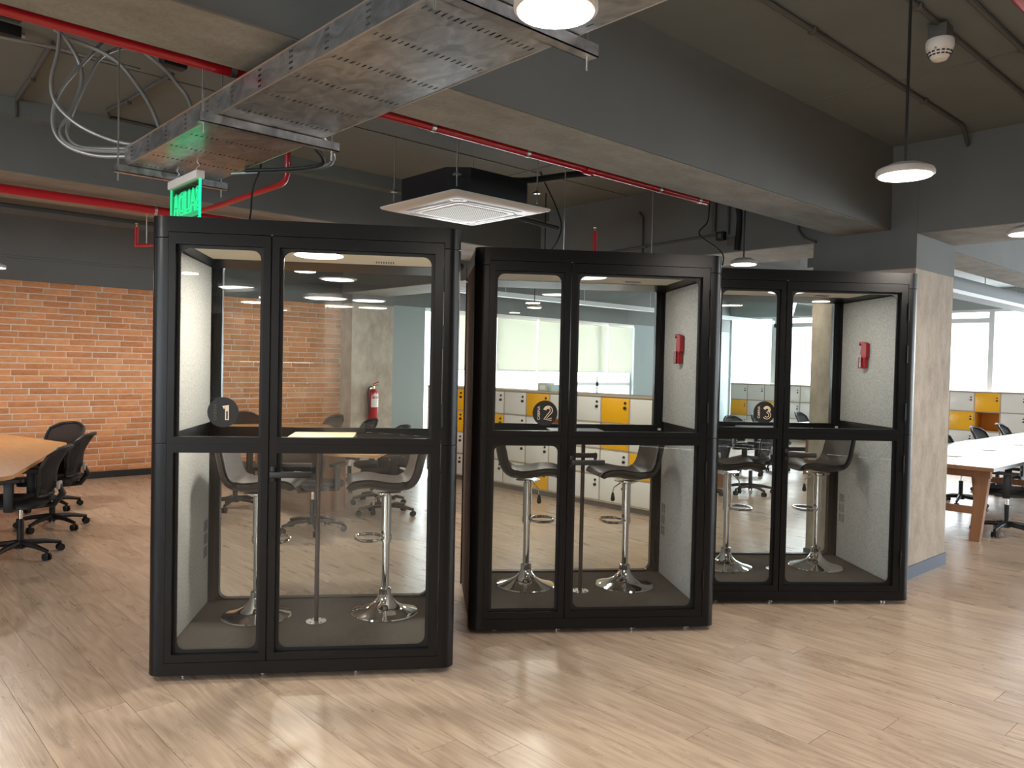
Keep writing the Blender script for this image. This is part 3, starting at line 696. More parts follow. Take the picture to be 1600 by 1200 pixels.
# conduits looping to the tray end
CP = [[(1.03, 4.7, 3.39), (1.02, 4.7, 3.2), (.99, 4.7, 3.04), (1.01, 4.68, 2.92), (1.1, 4.6, 2.81), (1.24, 4.5, 2.74), (1.36, 4.4, 2.72)],
      [(1.0, 4.7, 3.31), (1.05, 4.7, 3.28), (1.12, 4.7, 3.17), (1.13, 4.7, 3.05), (1.08, 4.7, 2.9), (1.03, 4.68, 2.77), (1.1, 4.6, 2.69), (1.33, 4.40, 2.68)],
      [(1.27, 4.75, 3.39), (1.22, 4.7, 3.29), (1.11, 4.7, 3.13), (1.02, 4.7, 2.97), (1.0, 4.7, 2.81), (1.05, 4.66, 2.71), (1.17, 4.56, 2.66), (1.32, 4.42, 2.66)],
      [(1.42, 4.75, 3.33), (1.33, 4.72, 3.31), (1.22, 4.7, 3.22), (1.16, 4.7, 3.09), (1.10, 4.7, 2.93), (1.06, 4.68, 2.79), (1.11, 4.6, 2.70), (1.31, 4.42, 2.70)],
      [(1.05, 4.7, 3.28), (1.17, 4.68, 3.26), (1.28, 4.6, 3.19), (1.35, 4.5, 3.06), (1.37, 4.3, 2.88), (1.36, 4.1, 2.68)],
      [(1.44, 4.72, 3.33), (1.52, 4.6, 3.22), (1.53, 4.4, 3.08), (1.52, 4.2, 2.94), (1.5, 4.0, 2.68)]]
CLb = ['longest grey flexible conduit, dropping outermost left into the tray end', 'grey flexible conduit with an S-bend, looping into the tray end', 'grey flexible conduit crossing behind the outermost loop to the tray end',
       'grey flexible conduit arching innermost of the left loops', 'grey flexible conduit falling steeply to the side of the tray, left one', 'grey flexible conduit falling steeply to the side of the tray, right one']
for k, pts in enumerate(CP):
    tag(MB().tube(smooth_path(pts, 8), .0105, 10).build('flexible_conduit', conduit), CLb[k], 'conduit', 'loops of conduit at the tray end')
# rigid conduits on the slab
def rigid(pts, r, m_, label, clips=()):
    t = thing('rigid_conduit', label, 'conduit'); MB().tube(pts, r, 8).build('pipe_run', m_, t)
    for c in clips: MB().box(c[0]-.015, c[0]+.015, c[1]-.022, c[1]+.022, c[2]-.018, c[2]+.012, .003).build('pipe_clip', m_, t)
    return t
rigid([(1.08, 5.1, 3.375), (1.12, 5.85, 3.375), (1.14, 6.42, 3.375), (1.14, 6.42, 3.26)], .012, conduit_dark, 'painted grey conduit on the slab left of the hanging loops', [(1.12, 5.83, 3.365)])
rigid([(1.74, 5.1, 3.375), (1.70, 5.84, 3.375), (1.66, 6.2, 3.375), (1.72, 6.36, 3.375), (2.3, 6.38, 3.375)], .012, conduit_dark, 'painted grey conduit with an elbow on the slab above the tray end', [(1.70, 5.84, 3.365)])
rigid([(.4, 2.01, 3.372), (6.1, 2.01, 3.372), (6.25, 2.04, 3.35), (6.38, 2.06, 3.30)], .014, conduit_dark, 'long painted conduit along the slab beside the big beam, ending at the cross beam', [(3.9, 2.01, 3.375), (5.4, 2.01, 3.375)])
rigid([(.4, 1.53, 3.372), (6.38, 1.53, 3.372)], .012, conduit_dark, 'painted conduit on the slab that feeds the smoke detector box', [(4.0, 1.53, 3.375), (5.8, 1.53, 3.375)])
rigid([(2.0, 1.33, 3.372), (6.38, 1.33, 3.372)], .014, conduit_dark, 'painted conduit on the slab farthest right, nearest the red pipe', [(4.9, 1.33, 3.375)])
for x, y, lb in ((.80, 4.78, 'dark junction box at top left under the red pipe'), (.84, 5.05, 'dark junction box on the slab, left of and behind its twin'), (1.66, 4.86, 'small dark junction box right of the hanging conduits')):
    t = thing('junction_box', lb, 'electrical box', (x, y, 3.33), R(4)); MB().box(-.07, .07, -.04, .04, 0, .06, .004).build('box_body', ac_black, t); MB().cyl((.07, 0, .03), (.095, 0, .03), .012, 12).build('connector', steel, t)
rigid([(-.3, 5.0, 3.30), (.8, 5.0, 3.30), (1.05, 4.95, 3.30), (1.5, 4.95, 3.30)], .009, conduit, 'thin bare metal conduit running behind the hanging loops')
# AC refrigerant lines and conduits behind the unit
tag(MB().tube(smooth_path([(4.3, 4.95, 3.15), (4.6, 4.9, 3.18), (5.0, 4.5, 3.25), (5.5, 4.2, 3.22), (6.0, 4.0, 3.2), (6.36, 3.95, 3.1), (6.36, 3.95, 2.7)], 6), .028, 10).build('insulated_pipe', rubber_black), 'thick black insulated pipe from the air conditioner to the cross beam', 'pipe')
rigid([(3.6, 3.75, 3.37), (5.6, 3.72, 3.37), (6.36, 3.7, 3.37), (6.36, 3.7, 3.05)], .014, conduit_dark, 'dark conduit between the red pipe and the air conditioner')
rigid([(6.375, 5.1, 3.2), (6.375, 5.05, 3.14), (6.375, 5.05, 2.75)], .010, conduit_dark, 'thin vertical conduit on the far part of the cross beam')
rigid([(6.36, 6.2, 2.80), (6.36, 4.5, 2.86), (6.36, 4.12, 2.87)], .012, conduit_dark, 'grey conduit running along the cross beam to the switch boxes', [(6.36, 5.0, 2.845)])
rigid([(6.36, 4.20, 3.36), (6.36, 4.20, 2.90)], .016, conduit_dark, 'left of two vertical conduits on the cross beam above the boxes')
rigid([(6.36, 4.05, 3.36), (6.36, 4.05, 2.86)], .013, conduit_dark, 'right of two vertical conduits on the cross beam above the boxes')
rigid([(6.36, 3.36, 3.30), (6.36, 3.36, 2.82), (6.36, 3.30, 2.74), (6.37, 3.2, 2.70)], .013, conduit_dark, 'vertical conduit on the cross beam close to the concrete column')
for y, z, lb in ((4.12, 2.85, 'upper dark switch box on the cross beam'), (4.0, 2.79, 'lower grey switch box on the cross beam')):
    t = thing('switch_box', lb, 'electrical box', (6.352, y, z)); MB().box(-.022, .034, -.04, .04, -.04, .04, .004).build('box_body', ac_black if z > 2.8 else conduit_dark, t); MB().box(-.026, -.021, -.02, .02, -.02, .02).build('rocker', conduit_dark, t)
tag(MB().tube(smooth_path([(5.05, 5.2, 3.39), (5.1, 5.2, 3.31), (5.25, 5.2, 3.12), (5.34, 5.2, 2.95), (5.3, 5.2, 2.8), (5.1, 5.1, 2.66), (4.7, 4.9, 2.5), (4.4, 3.9, 2.32)], 6), .0065, 8).build('hanging_cable', rubber_black), 'black cable looping down beside the air conditioner onto the middle cabin', 'cable')
tag(MB().tube(smooth_path([(6.35, 4.25, 3.2), (6.33, 4.25, 3.0), (6.2, 4.25, 2.86), (5.9, 3.8, 2.6), (5.2, 3.4, 2.3)], 6), .006, 8).build('hanging_cable', rubber_black), 'black cable dropping along the cross beam behind the middle cabin', 'cable')
tag(MB().tube(smooth_path([(1.72, 3.9, 2.66), (1.80, 3.95, 2.63), (1.78, 4.0, 2.5), (1.77, 4.0, 2.38), (1.80, 4.1, 2.298)], 6), .005, 8).build('hanging_cable', rubber_black), 'black cable dropping from the tray onto the roof of the nearest cabin', 'cable')
for k, (a, b, c) in enumerate((((1.76, 3.42, 2.66), (1.93, 3.55, 2.58), (1.74, 4.0, 2.59)), ((1.76, 3.3, 2.68), (2.0, 3.6, 2.6), (1.73, 4.15, 2.60)))):
    tag(MB().tube(smooth_path([a, b, c], 10), .010, 8).build('sagging_cable', conduit if k else ac_black), ['dark cable sagging beside the right edge of the tray', 'grey cable sagging outermost beside the right edge of the tray'][k], 'cable')

# ------------------------------------------------------------------ red sprinkler pipes
def redpipe(pts, r, label, clamps=(), heads=()):
    t = thing('sprinkler_pipe', label, 'pipe'); MB().tube(pts, r, 16).build('pipe_run', red_paint, t)
    for c in clamps:
        if len(c) > 3 and c[3] == 'c': MB().cyl((c[0]-.03, c[1], c[2]), (c[0]+.03, c[1], c[2]), r*1.45, 16).build('coupling', red_paint, t)
        else: MB().cyl((c[0]-.012, c[1], c[2]), (c[0]+.012, c[1], c[2]), r*1.12, 16).cyl((c[0], c[1], c[2]), (c[0], c[1], ZC), .004, 8).build('pipe_hanger', steel, t)
    return t
redpipe([(XMIN, 3.20, 2.785), (4.75, 3.20, 2.785)], .0215, 'main red sprinkler pipe along the big beam', [(1.33, 3.2, 2.785), (1.42, 3.2, 2.785, 'c'), (2.35, 3.2, 2.785), (3.5, 3.2, 2.785, 'c'), (3.0, 3.2, 2.785), (4.2, 3.2, 2.785), (4.65, 3.2, 2.785)])
redpipe([(XMIN, 6.95, 2.845), (3.9, 6.95, 2.845)], .036, 'thick red sprinkler pipe in front of the brick wall', [(0.2, 6.95, 2.845), (2.24, 6.95, 2.845)])
redpipe([(2.5, 6.9, 2.84), (2.52, 6.2, 2.84), (2.52, 5.20, 2.84), (2.52, 5.14, 2.86), (2.52, 5.11, 2.90), (2.52, 5.11, 3.10)], .020, 'red sprinkler branch with an elbow rising behind the cable tray', [])
rigid([(XMIN, 8.0, 2.87), (6.38, 8.0, 2.87)], .045, conduit_dark, 'thick grey drain pipe behind the red pipe above the brick wall', [(1.9, 8.0, 2.87)])
def sprinkler(x, y, z0, z1, lb, arm=None):
    t = thing('fire_sprinkler', lb, 'sprinkler', (x, y, 0)); mb = MB(); mb.cyl((0, 0, z0), (0, 0, z1), .017, 12)
    mb.build('riser', red_paint, t)
    if arm:
        MB().tube([(0, 0, z0+.012), arm], .015, 10).build('arm', red_paint, t); MB().cyl((.06, -.07, z0), (.06, -.07, ZC-.003), .005, 8).build('hanger_rod', steel, t)
    MB().lathe([(0, 0), (.009, 0), (.009, .012), (.004, .016), (.004, .028), (.013, .030), (.013, .033), (0, .034)], 12, (0, 0, z1)).build('brass_nozzle', brass, t)
t = thing('sprinkler_pipe', 'red branch pipe with two brass-tipped risers behind the middle and farthest cabins', 'pipe')
MB().tube([(4.9, 4.45, 2.42), (6.2, 4.6, 2.42), (7.6, 4.76, 2.42)], .017, 12).build('pipe_run', red_paint, t)
for x, y, z1 in ((5.0, 4.47, 2.755), (7.5, 4.75, 2.58)):
    MB().cyl((x, y, 2.42), (x, y, z1), .019, 12).build('riser', red_paint, t)
    MB().lathe([(0, 0), (.009, 0), (.009, .012), (.004, .016), (.004, .028), (.013, .030), (.013, .033), (0, .034)], 12, (x, y, z1)).build('brass_nozzle', brass, t)
for x, y in ((5.9, 4.565), (7.0, 4.69)): MB().cyl((x, y, 2.42), (x, y, 2.69 if 6.39 < x < 7.2 else ZC), .004, 8).build('pipe_hanger', steel, t)
sprinkler(2.2, 7.3, 2.57, 2.74, 'red sprinkler riser at the left edge of the nearest cabin', (.5, -.6, 2.60))
for x, y, z0, lb in ((4.78, 4.62, 2.35, 'bare threaded rod between air conditioner and cross beam'),):
    tag(MB().cyl((x, y, z0), (x, y, ZC), .005, 8).build('threaded_rod', steel), lb, 'rod')
redpipe([(9.0, 6.5, 2.72), (14.5, 10.9, 2.72)], .03, 'red pipe in front of the roller blinds, seen through the middle cabin', [(10.0, 7.3, 2.72), (12.0, 8.9, 2.72)])
redpipe([(3.4, .88, 2.95), (2.2, .88, 2.95), (8, .88, 2.95)], .03, 'red pipe at the top right corner of the room', [])
redpipe([(9.2, 4.8, 2.75), (17.5, 9.4, 2.75)], .03, 'red pipe before the big windows, seen through the farthest cabin', [(10.5, 5.52, 2.75), (14, 7.46, 2.75)])

# ------------------------------------------------------------------ cassette air conditioner
ac = thing('air_conditioner', 'ceiling cassette air conditioner with black casing and white grille', 'air conditioner', (3.90, 4.86, 2.80))
c_ = .41; k_ = .13
MB().prism([(-c_+k_, -c_), (c_-k_, -c_), (c_, -c_+k_), (c_, c_-k_), (c_-k_, c_), (-c_+k_, c_), (-c_, c_-k_), (-c_, -c_+k_)], .03, .235).build('casing', ac_black, ac)
pb = MB(); n1 = rpoly(-.485, .485, -.485, .485, .03); n2 = rpoly(-.36, .36, -.36, .36, .05)
rings = [[pb.bm.verts.new((x, y, z)) for x, y in rpoly(-q, q, -q, q, rr2)] for q, rr2, z in ((.485, .03, .036), (.485, .03, .026), (.478, .03, .020), (.43, .04, .006), (.40, .05, .001), (.375, .05, .0))]
for a, b in zip(rings, rings[1:]):
    for i in range(len(a)): pb.bm.faces.new([a[i], a[(i+1) % len(a)], b[(i+1) % len(a)], b[i]])
pb.bm.faces.new(rings[0]); pb.bm.faces.new(rings[-1][::-1])
fp = pb.build('front_panel', white_plastic, ac)
for a in range(4):
    q = MB().box(-.25, .25, -.352, -.312, -.004, .002, .0015); o = q.build('louvre', white_plastic, fp); o.rotation_euler = (0, 0, R(90*a))
    q = MB().prism(rpoly(-.275, .275, -.372, -.353, .009), -.0015, .002); o = q.build('air_slot', black_plastic, fp); o.rotation_euler = (0, 0, R(90*a))
MB().prism(rpoly(-.300, .300, -.300, .300, .06), -.001, .003).build('grille_gap', kick_grey, ac)
MB().prism(rpoly(-.296, .296, -.296, .296, .058), -.005, .003).build('grille_frame', white_plastic, ac)
for sx, sy in ((-1, -1), (1, 1)):
    cvn = MB()
    for k in range(6): a = R(20+10*k); c = Vector((sx*(.29+.075*math.cos(a)), sy*(.29+.075*math.sin(a)), -.001)); cvn.rbox(c, (.014, .006, .004), Matrix.Rotation(math.atan2(sy*math.sin(a), sx*math.cos(a)), 4, 'Z'))
    cvn.build('corner_vents', black_plastic, ac)
MB().prism(rpoly(-.25, .25, -.25, .25, .04), -.008, -.004).build('intake_grille', grille, ac)
for sx, sy in ((-1, -1), (1, -1), (1, 1), (-1, 1)):
    x, y = sx*.40, sy*.40
    MB().cyl((x, y, .08), (x, y, ZC-2.80), .005, 8).build('suspension_rod', steel, ac)
    MB().box(x-.022, x+.022, y-.022, y+.022, .155, .17).build('bracket', steel, ac)
MB().box(.41, .50, -.1, .15, .05, .19, .01).build('connection_box', ac_black, ac)
MB().cyl((.5, .05, .06), (1.1, .05, .03), .02, 12).build('drain_pipe', rubber_black, ac)

# ------------------------------------------------------------------ pendant disc lamps
def disc_lamp(x, y, z, dia, lb, power=None, grp='small round pendant lamps'):
    t = thing('pendant_lamp', lb, 'lamp', (x, y, z), group=grp); r = dia/2
    MB().lathe([(0, .05), (r*.55, .05), (r*.62, .045), (r*.95, .028), (r, .018), (r, .004), (r*.94, 0), (0, 0.0005)], 40).build('lamp_housing', mat('white_lamp_metal', srgb(200, 192, 184), .4), t)
    MB().lathe([(0, -.003), (r*.90, -.003), (r*.92, .001), (0, .001)], 40).build('diffuser', lamp_glow, t)
    MB().cyl((0, 0, .045), (0, 0, ZC-z-.003), .0065, 10).build('drop_rod', black_plastic, t)
    l = area('lamp_light', (0, 0, -.01), (0, 0, -1), dia*.9, dia*.9, LAMP_W if power is None else power, LAMP_C, 'DISK'); l.parent = t; return t
disc_lamp(1.36, 1.36, 2.46, .205, 'round pendant lamp at the top of the frame under the cable tray')
disc_lamp(3.55, 1.39, 2.46, .235, 'round pendant lamp on a long black rod in front of the cross beam')
disc_lamp(5.66, 3.45, 2.46, .215, 'small round lamp just above the left end of the farthest cabin')
disc_lamp(5.47, 1.42, 2.46, .215, 'round lamp cut off at the right edge, beside the cross beam')
disc_lamp(1.45, 9.19, 2.46, .215, 'round lamp cut off at the left edge above the brick wall')
disc_lamp(5.71, 5.79, 2.46, .215, 'round lamp seen through the sidelight of the middle cabin, the higher one')
disc_lamp(7.99, 8.29, 2.46, .215, 'round lamp seen through the sidelight of the middle cabin, the lower one')
for i, (x, y) in enumerate(((3.6, 6.9), (.0, 3.6), (-1.5, 6.5), (3.6, 9.3), (-1.8, 1.2), (.5, -1.8), (4.2, -1.6), (9.5, 1.4), (9.5, 4.6), (13.0, 4.6), (-3.5, 9.2))):  # extra lamps added to light the hall, repeating the seen ones
    disc_lamp(x, y, 2.46, .215, 'added round ceiling lamp ' + ['over the near end of the table behind the nearest cabin', 'out of view to the left, level with the nearest cabin', 'over the left meeting table, out of view', 'over the far end of the table behind the nearest cabin',
        'out of view to the left, level with the viewer', 'behind the viewer on the left', 'behind the viewer on the right', 'in front of the long right table, out of view', 'above the long right table, near the column', 'above the long right table, toward the windows', 'in the far left corner by the bricks, out of view'][i])
# large suspended discs behind the viewer, mirrored in the cabin glass
for i, (x, y, z, dia) in enumerate(((-5.39, -2.9, 2.81, .7), (-6.4, -4.28, 2.7, .6), (-4.95, -4.42, 3.02, .9), (-5.22, -4.85, 2.80, .85), (-5.9, -6.1, 3.12, .7), (-5.1, -6.0, 2.85, .7))):
    t = thing('disc_chandelier', ['leftmost', 'second from the left', 'widest', 'second widest', 'topmost', 'lowest'][i] + ' of the large disc lamps mirrored in the nearest cabin', 'lamp', (x, y, z), group='large disc lamps mirrored in the glass')
    r = dia/2; MB().lathe([(0, .05), (r, .05), (r, .0), (r*.97, 0), (0, 0)], 48).build('lamp_rim', white_plastic, t)
    MB().lathe([(0, -.003), (r*.96, -.003), (r*.96, .0), (0, 0)], 48).build('diffuser', disc_glow, t)
    l = area('disc_light', (0, 0, -.01), (0, 0, -1), dia*.9, dia*.9, 45, (1, .93, .85), 'DISK'); l.parent = t
    for a in (90, 210, 330): MB().cyl((r*.7*math.cos(R(a)), r*.7*math.sin(R(a)), .05), (r*.7*math.cos(R(a)), r*.7*math.sin(R(a)), ZC-z), .003, 6).build('wire', steel, t)

# smoke detector
sd = thing('smoke_detector', 'white domed smoke detector on a square box under the slab', 'smoke detector', (4.29, 1.53, 3.39))
MB().box(-.045, .045, -.045, .045, -.09, -.02, .003).build('mounting_box', conduit_dark, sd)
MB().lathe([(0, -.09), (.062, -.09), (.066, -.1), (.066, -.128), (.062, -.14), (.05, -.168), (.034, -.19), (.015, -.196), (0, -.196)], 36).build('detector_body', white_plastic, sd)
for rr_, zz in ((.0555, -.157), (.048, -.170)):
    mb = MB()
    for a in range(0, 360, 24):
        c = Vector((rr_*math.cos(R(a)), rr_*math.sin(R(a)), zz)); mb.rbox(c, (.006, .014, .006), Matrix.Rotation(R(a), 4, 'Z'))
    mb.build('vent_slots', black_plastic, sd)
MB().lathe([(0, 0), (.006, 0), (.006, .01), (0, .01)], 10, (-.058, .0, -.15)).build('indicator', steel, sd)

# exit sign
SX = 1.50
sg = thing('exit_sign', 'green edge-lit exit sign hanging from the cable tray, lettering seen reversed', 'sign', (SX, 4.19, 2.31))
MB().box(-.022, .022, -.205, .205, .196, .238, .004).build('sign_housing', white_plastic, sg)
MB().box(-.004, .004, -.20, .20, .005, .198).build('acrylic_panel', sign_panel, sg)
MB().box(-.0055, .0055, -.203, -.197, .003, .196).box(-.0055, .0055, -.203, .203, .002, .006).box(-.0055, .0055, .198, .203, .003, .196).build('lit_edge', sign_green, sg)
me = text_mesh('lettering', 'SALIDA', .112, .001, .0032); me.materials.append(sign_green)
o = link('lettering', me, sg); o.matrix_local = Matrix.Translation((.005, 0, .100)) @ Matrix.Rotation(R(90), 4, 'Z') @ Matrix.Rotation(R(90), 4, 'X') @ Matrix.Scale(1.45, 4, (0, 1, 0)) @ Matrix.Scale(.90, 4, (1, 0, 0))
for y in (-.15, .13): MB().tube([(0, y, .237), (0, y, .255), (.012, y-.01, .27), (0, y, .292)], .003, 6).build('hook', steel, sg)
gl = bpy.data.lights.new('exit_sign_light', 'AREA'); gl.shape = 'RECTANGLE'; gl.size = .36; gl.size_y = .14; gl.energy = .35; gl.color = (.05, 1, .45)
go = bpy.data.objects.new('exit_sign_light', gl); COL.objects.link(go); go.parent = sg; go.location = (-.012, 0, .09); go.rotation_euler = (R(90), 0, R(-90))

# ------------------------------------------------------------------ office chairs (facing local +Y)
def make_chair():
    t = thing('office_chair', 'x', 'chair')
    def grid(fn, nu, nv, th):
        mb = MB(); a = [[mb.bm.verts.new(fn(i/nu, j/nv, 0)) for j in range(nv+1)] for i in range(nu+1)]; b = [[mb.bm.verts.new(fn(i/nu, j/nv, th)) for j in range(nv+1)] for i in range(nu+1)]
        for i in range(nu):
            for j in range(nv): mb.bm.faces.new([a[i][j], a[i+1][j], a[i+1][j+1], a[i][j+1]]); mb.bm.faces.new([b[i][j], b[i][j+1], b[i+1][j+1], b[i+1][j]])
        for i in range(nu):
            for j in (0, nv): mb.bm.faces.new([a[i][j], a[i+1][j], b[i+1][j], b[i][j]])
        for j in range(nv):
            for i in (0, nu): mb.bm.faces.new([a[i][j], b[i][j], b[i][j+1], a[i][j+1]])
        return mb
    def wid(v): return .215*(1-.16*(v-.55)**2*4)*(1 if v < .85 else 1-.35*((v-.85)/.15)**2)
    def back(u, v, o):
        q = (u-.5)*2; W = wid(v); z = .50+.38*v-.012*q*q*(v > .9)
        y = -.235-.085*(v-.3)**2*2.2 - .06*(v > .55)*(v-.55) + .055*q*q - (.03 if v < .25 else 0)*(1-v/.25)*-1.2
        return (q*W, y-o, z)
    grid(back, 10, 12, .010).build('back_mesh', mesh_fabric, t, ang=60)
    loop = [back(0, v/12, 0) for v in range(13)] + [back(u/10, 1, 0) for u in range(1, 10)] + [back(1, 1-v/12, 0) for v in range(13)] + [back(1-u/10, 0, 0) for u in range(1, 10)]
    MB().tube([(x, y-.004, z) for x, y, z in loop], .016, 8, closed=True).build('back_frame', black_plastic, t)
    MB().tube([(0, -.262, .60), (0, -.30, .50), (0, -.24, .42), (0, -.05, .395)], .022, 8, radii=[.018, .028, .028, .022]).build('back_support', black_plastic, t)
    MB().box(-.04, .04, -.288, -.262, .535, .60, .008).build('lumbar_bracket', grey_plastic, t)
    st = MB(); st.prism(rpoly(-.235, .235, -.20, .25, .10), .415, .435); se = st.build('seat_pan', black_plastic, t)
    def seat(u, v, o):
        q = (u-.5)*2; p = (v-.5)*2; sh = (1-.12*abs(q*p)**2.5); zz = .485-.03*max(abs(q), abs(p))**6-.01*(1-q*q)*(1-p*p)
        return (q*.245*sh, .02+p*.235*sh, zz if o == 0 else .434)
    grid(seat, 10, 10, 1).build('seat', chair_fabric, t, ang=60)
    for s in (-1, 1):
        ar = MB().box(min(s*.235, s*.27), max(s*.235, s*.27), -.03, .035, .40, .63, .006).box(min(s*.12, s*.26), max(s*.12, s*.26), -.025, .03, .395, .415).build('armrest_post', black_plastic, t)
        MB().prism(rpoly(s*.255-.042, s*.255+.042, -.11, .14, .035), .63, .655).build('armrest_pad', black_plastic, ar)
    MB().cyl((0, 0, .30), (0, 0, .42), .014, 12).build('gas_rod', chrome, t); MB().cyl((0, 0, .085), (0, 0, .30), .026, 14).build('gas_column', black_plastic, t)
    MB().box(-.09, .09, -.09, .11, .385, .415, .01).build('tilt_mechanism', black_plastic, t)
    MB().tube([(.09, .02, .40), (.2, .03, .395)], .006, 8).build('lever', black_plastic, t)
    MB().lathe([(0, .07), (.045, .07), (.045, .12), (.03, .13), (0, .13)], 16).build('hub', black_plastic, t)
    for k in range(5):
        a = R(90+72*k); c, s = math.cos(a), math.sin(a)
        lg = MB().tube([(c*.03, s*.03, .108), (c*.17, s*.17, .098), (c*.30, s*.30, .072)], .02, 8, radii=[.026, .021, .015]).build('leg', black_plastic, t)
        MB().cyl((c*.295-s*.024, s*.295+c*.024, .029), (c*.295-s*.008, s*.295+c*.008, .029), .029, 16).cyl((c*.295+s*.008, s*.295-c*.008, .029), (c*.295+s*.024, s*.295-c*.024, .029), .029, 16).cyl((c*.295, s*.295, .04), (c*.295, s*.295, .078), .009, 8).box(c*.295-.01, c*.295+.01, s*.295-.01, s*.295+.01, .02, .058).build('caster', rubber_black, lg)
    return t
ch0 = make_chair(); used = [False]
def chair(x, y, rz, lb, grp):
    if not used[0]: o = ch0; used[0] = True
    else: o = copy_tree(ch0)
    o.location = (x, y, 0); o.rotation_euler = (0, 0, R(rz)); o['label'] = lb; o['group'] = grp; return o
g1_ = 'office chairs at the left meeting table'; g2_ = 'office chairs at the meeting table behind the nearest cabin'; g3_ = 'office chairs at the long right table'; g4_ = 'office chairs behind cabin 3'
chair(1.33, 7.22, 62, 'black mesh office chair nearest the camera at the left table', g1_)
chair(1.78, 8.28, 60, 'black mesh office chair second along the edge of the left table', g1_)
chair(1.98, 9.35, 128, 'black mesh office chair behind the corner of the left table, against the bricks', g1_)
chair(3.62, 6.72, -58, 'black mesh office chair nearest at the table, behind the left stool of the nearest cabin', g2_)
chair(3.52, 8.25, -80, 'black mesh office chair farther left at the table behind the nearest cabin', g2_)
chair(4.62, 6.98, 72, 'black mesh office chair behind the right stool of the nearest cabin', g2_)
chair(4.93, 7.62, 76, "black mesh office chair whose top shows near the right edge of the nearest cabin's door", g2_)
chair(5.17, 8.66, 80, 'black mesh office chair in front of the fire extinguisher', g2_)
chair(5.13, 9.42, 92, "black mesh office chair seen against the brick wall in the nearest cabin's door", g2_)
chair(4.55, 10.2, 175, "black mesh office chair at the far end, seen in the nearest cabin's sidelight", g2_)
chair(9.10, 2.46, 14, 'black mesh office chair at the near side of the long right table', g3_)
chair(10.7, 3.40, 172, 'black mesh office chair across the right table, half behind the column', g3_)
chair(12.25, 3.44, 176, 'black mesh office chair across the right table, left of two backs above it', g3_)
chair(13.5, 3.47, 182, 'black mesh office chair across the right table, right of two backs above it', g3_)
chair(10.8, 2.15, -4, 'black mesh office chair at the right table cut off by the picture edge', g3_)
chair(9.25, 5.45, 12, "black mesh office chair seen from behind through the farthest cabin's sidelight", g4_)
chair(8.45, 5.6, -28, 'black mesh office chair turned sideways behind the left stool of the farthest cabin', g4_)
chair(10.89, 6.52, 172, "black mesh office chair top at the far table, left in the farthest cabin's sidelight", g4_)
chair(11.84, 6.6, 180, 'black mesh office chair top at the far table, beside the decal reading 3', g4_)
chair(13.3, 6.6, 184, "black mesh office chair top at the far table, left in the farthest cabin's door", g4_)

# ------------------------------------------------------------------ tables
t = thing('meeting_table', 'honey coloured tapered meeting table at the left by the brick wall', 'table')
MB().prism(round_poly([(-1.4, 6.25), (1.12, 6.42), (1.99, 8.66), (1.62, 10.1), (-1.4, 10.3)][::1], [.1, .12, .06, .1, .1]), .722, .75).build('table_top', table_wood, t)
MB().box(.35, .95, 7.1, 7.16, 0, .722).build('panel_leg', table_leg_wood, t); MB().box(.35, 1.05, 9.2, 9.26, 0, .722).build('panel_leg', table_leg_wood, t)
MB().box(.45, .51, 7.16, 9.2, .3, .68).build('modesty_panel', table_leg_wood, t)
t = thing('meeting_table', 'honey coloured tapered meeting table seen through the nearest cabin', 'table')
MB().prism(round_poly([(3.66, 6.62), (3.95, 6.14), (4.33, 6.5), (5.38, 9.62), (4.85, 9.95), (3.95, 10.3)], [.05, .08, .08, .1, .1, .1]), .722, .75).build('table_top', table_wood, t)
MB().box(3.98, 4.4, 7.45, 7.51, 0, .722).build('panel_leg', table_leg_wood, t); MB().box(4.2, 4.9, 9.2, 9.26, 0, .722).build('panel_leg', table_leg_wood, t); MB().box(4.24, 4.30, 7.51, 9.2, .35, .70).build('modesty_panel', table_leg_wood, t)
def bench_table(x0, x1, y0, y1, lb, caps):
    t = thing('bench_table', lb, 'table'); MB().box(x0, x1, y0, y1, .715, .75).build('table_top', [white_table], t)
    MB().box(x0-.002, x0, y0, y1, .714, .7505).build('edge_band', table_leg_wood, t)
    for x in (x0+.28, (x0+x1)/2, x1-.35):
        for y, s in ((y0+.16, 1), (y1-.16, -1)):
            mb = MB(); a = [mb.bm.verts.new(p) for p in ((x-.035, y+s*.06-.045, 0), (x+.035, y+s*.06-.045, 0), (x+.035, y+s*.06+.045, 0), (x-.035, y+s*.06+.045, 0), (x-.035, y-.06, .715), (x+.035, y-.06, .715), (x+.035, y+.06, .715), (x-.035, y+.06, .715))]
            for f in ((3,2,1,0),(4,5,6,7),(0,1,5,4),(1,2,6,5),(2,3,7,6),(3,0,4,7)): mb.bm.faces.new([a[i] for i in f])
            mb.build('leg', table_leg_wood, t)
        MB().box(x-.02, x+.02, y0+.2, y1-.2, .26, .33).build('stretcher', table_leg_wood, t)
        MB().box(x-.03, x+.03, y0+.1, y1-.1, .62, .715).build('apron', table_leg_wood, t)
    for k in range(caps):
        x = x0+.9+k*1.15; MB().box(x-.13, x+.13, (y0+y1)/2-.06, (y0+y1)/2+.06, .75, .756, .002).build('cable_flap', white_plastic, t)
    return t
bench_table(8.19, 14.2, 2.33, 3.57, 'long white-topped bench table on brown wood legs right of the column', 4)
bench_table(9.1, 14.5, 5.75, 6.55, 'long white-topped bench table seen through the farthest cabin', 4)

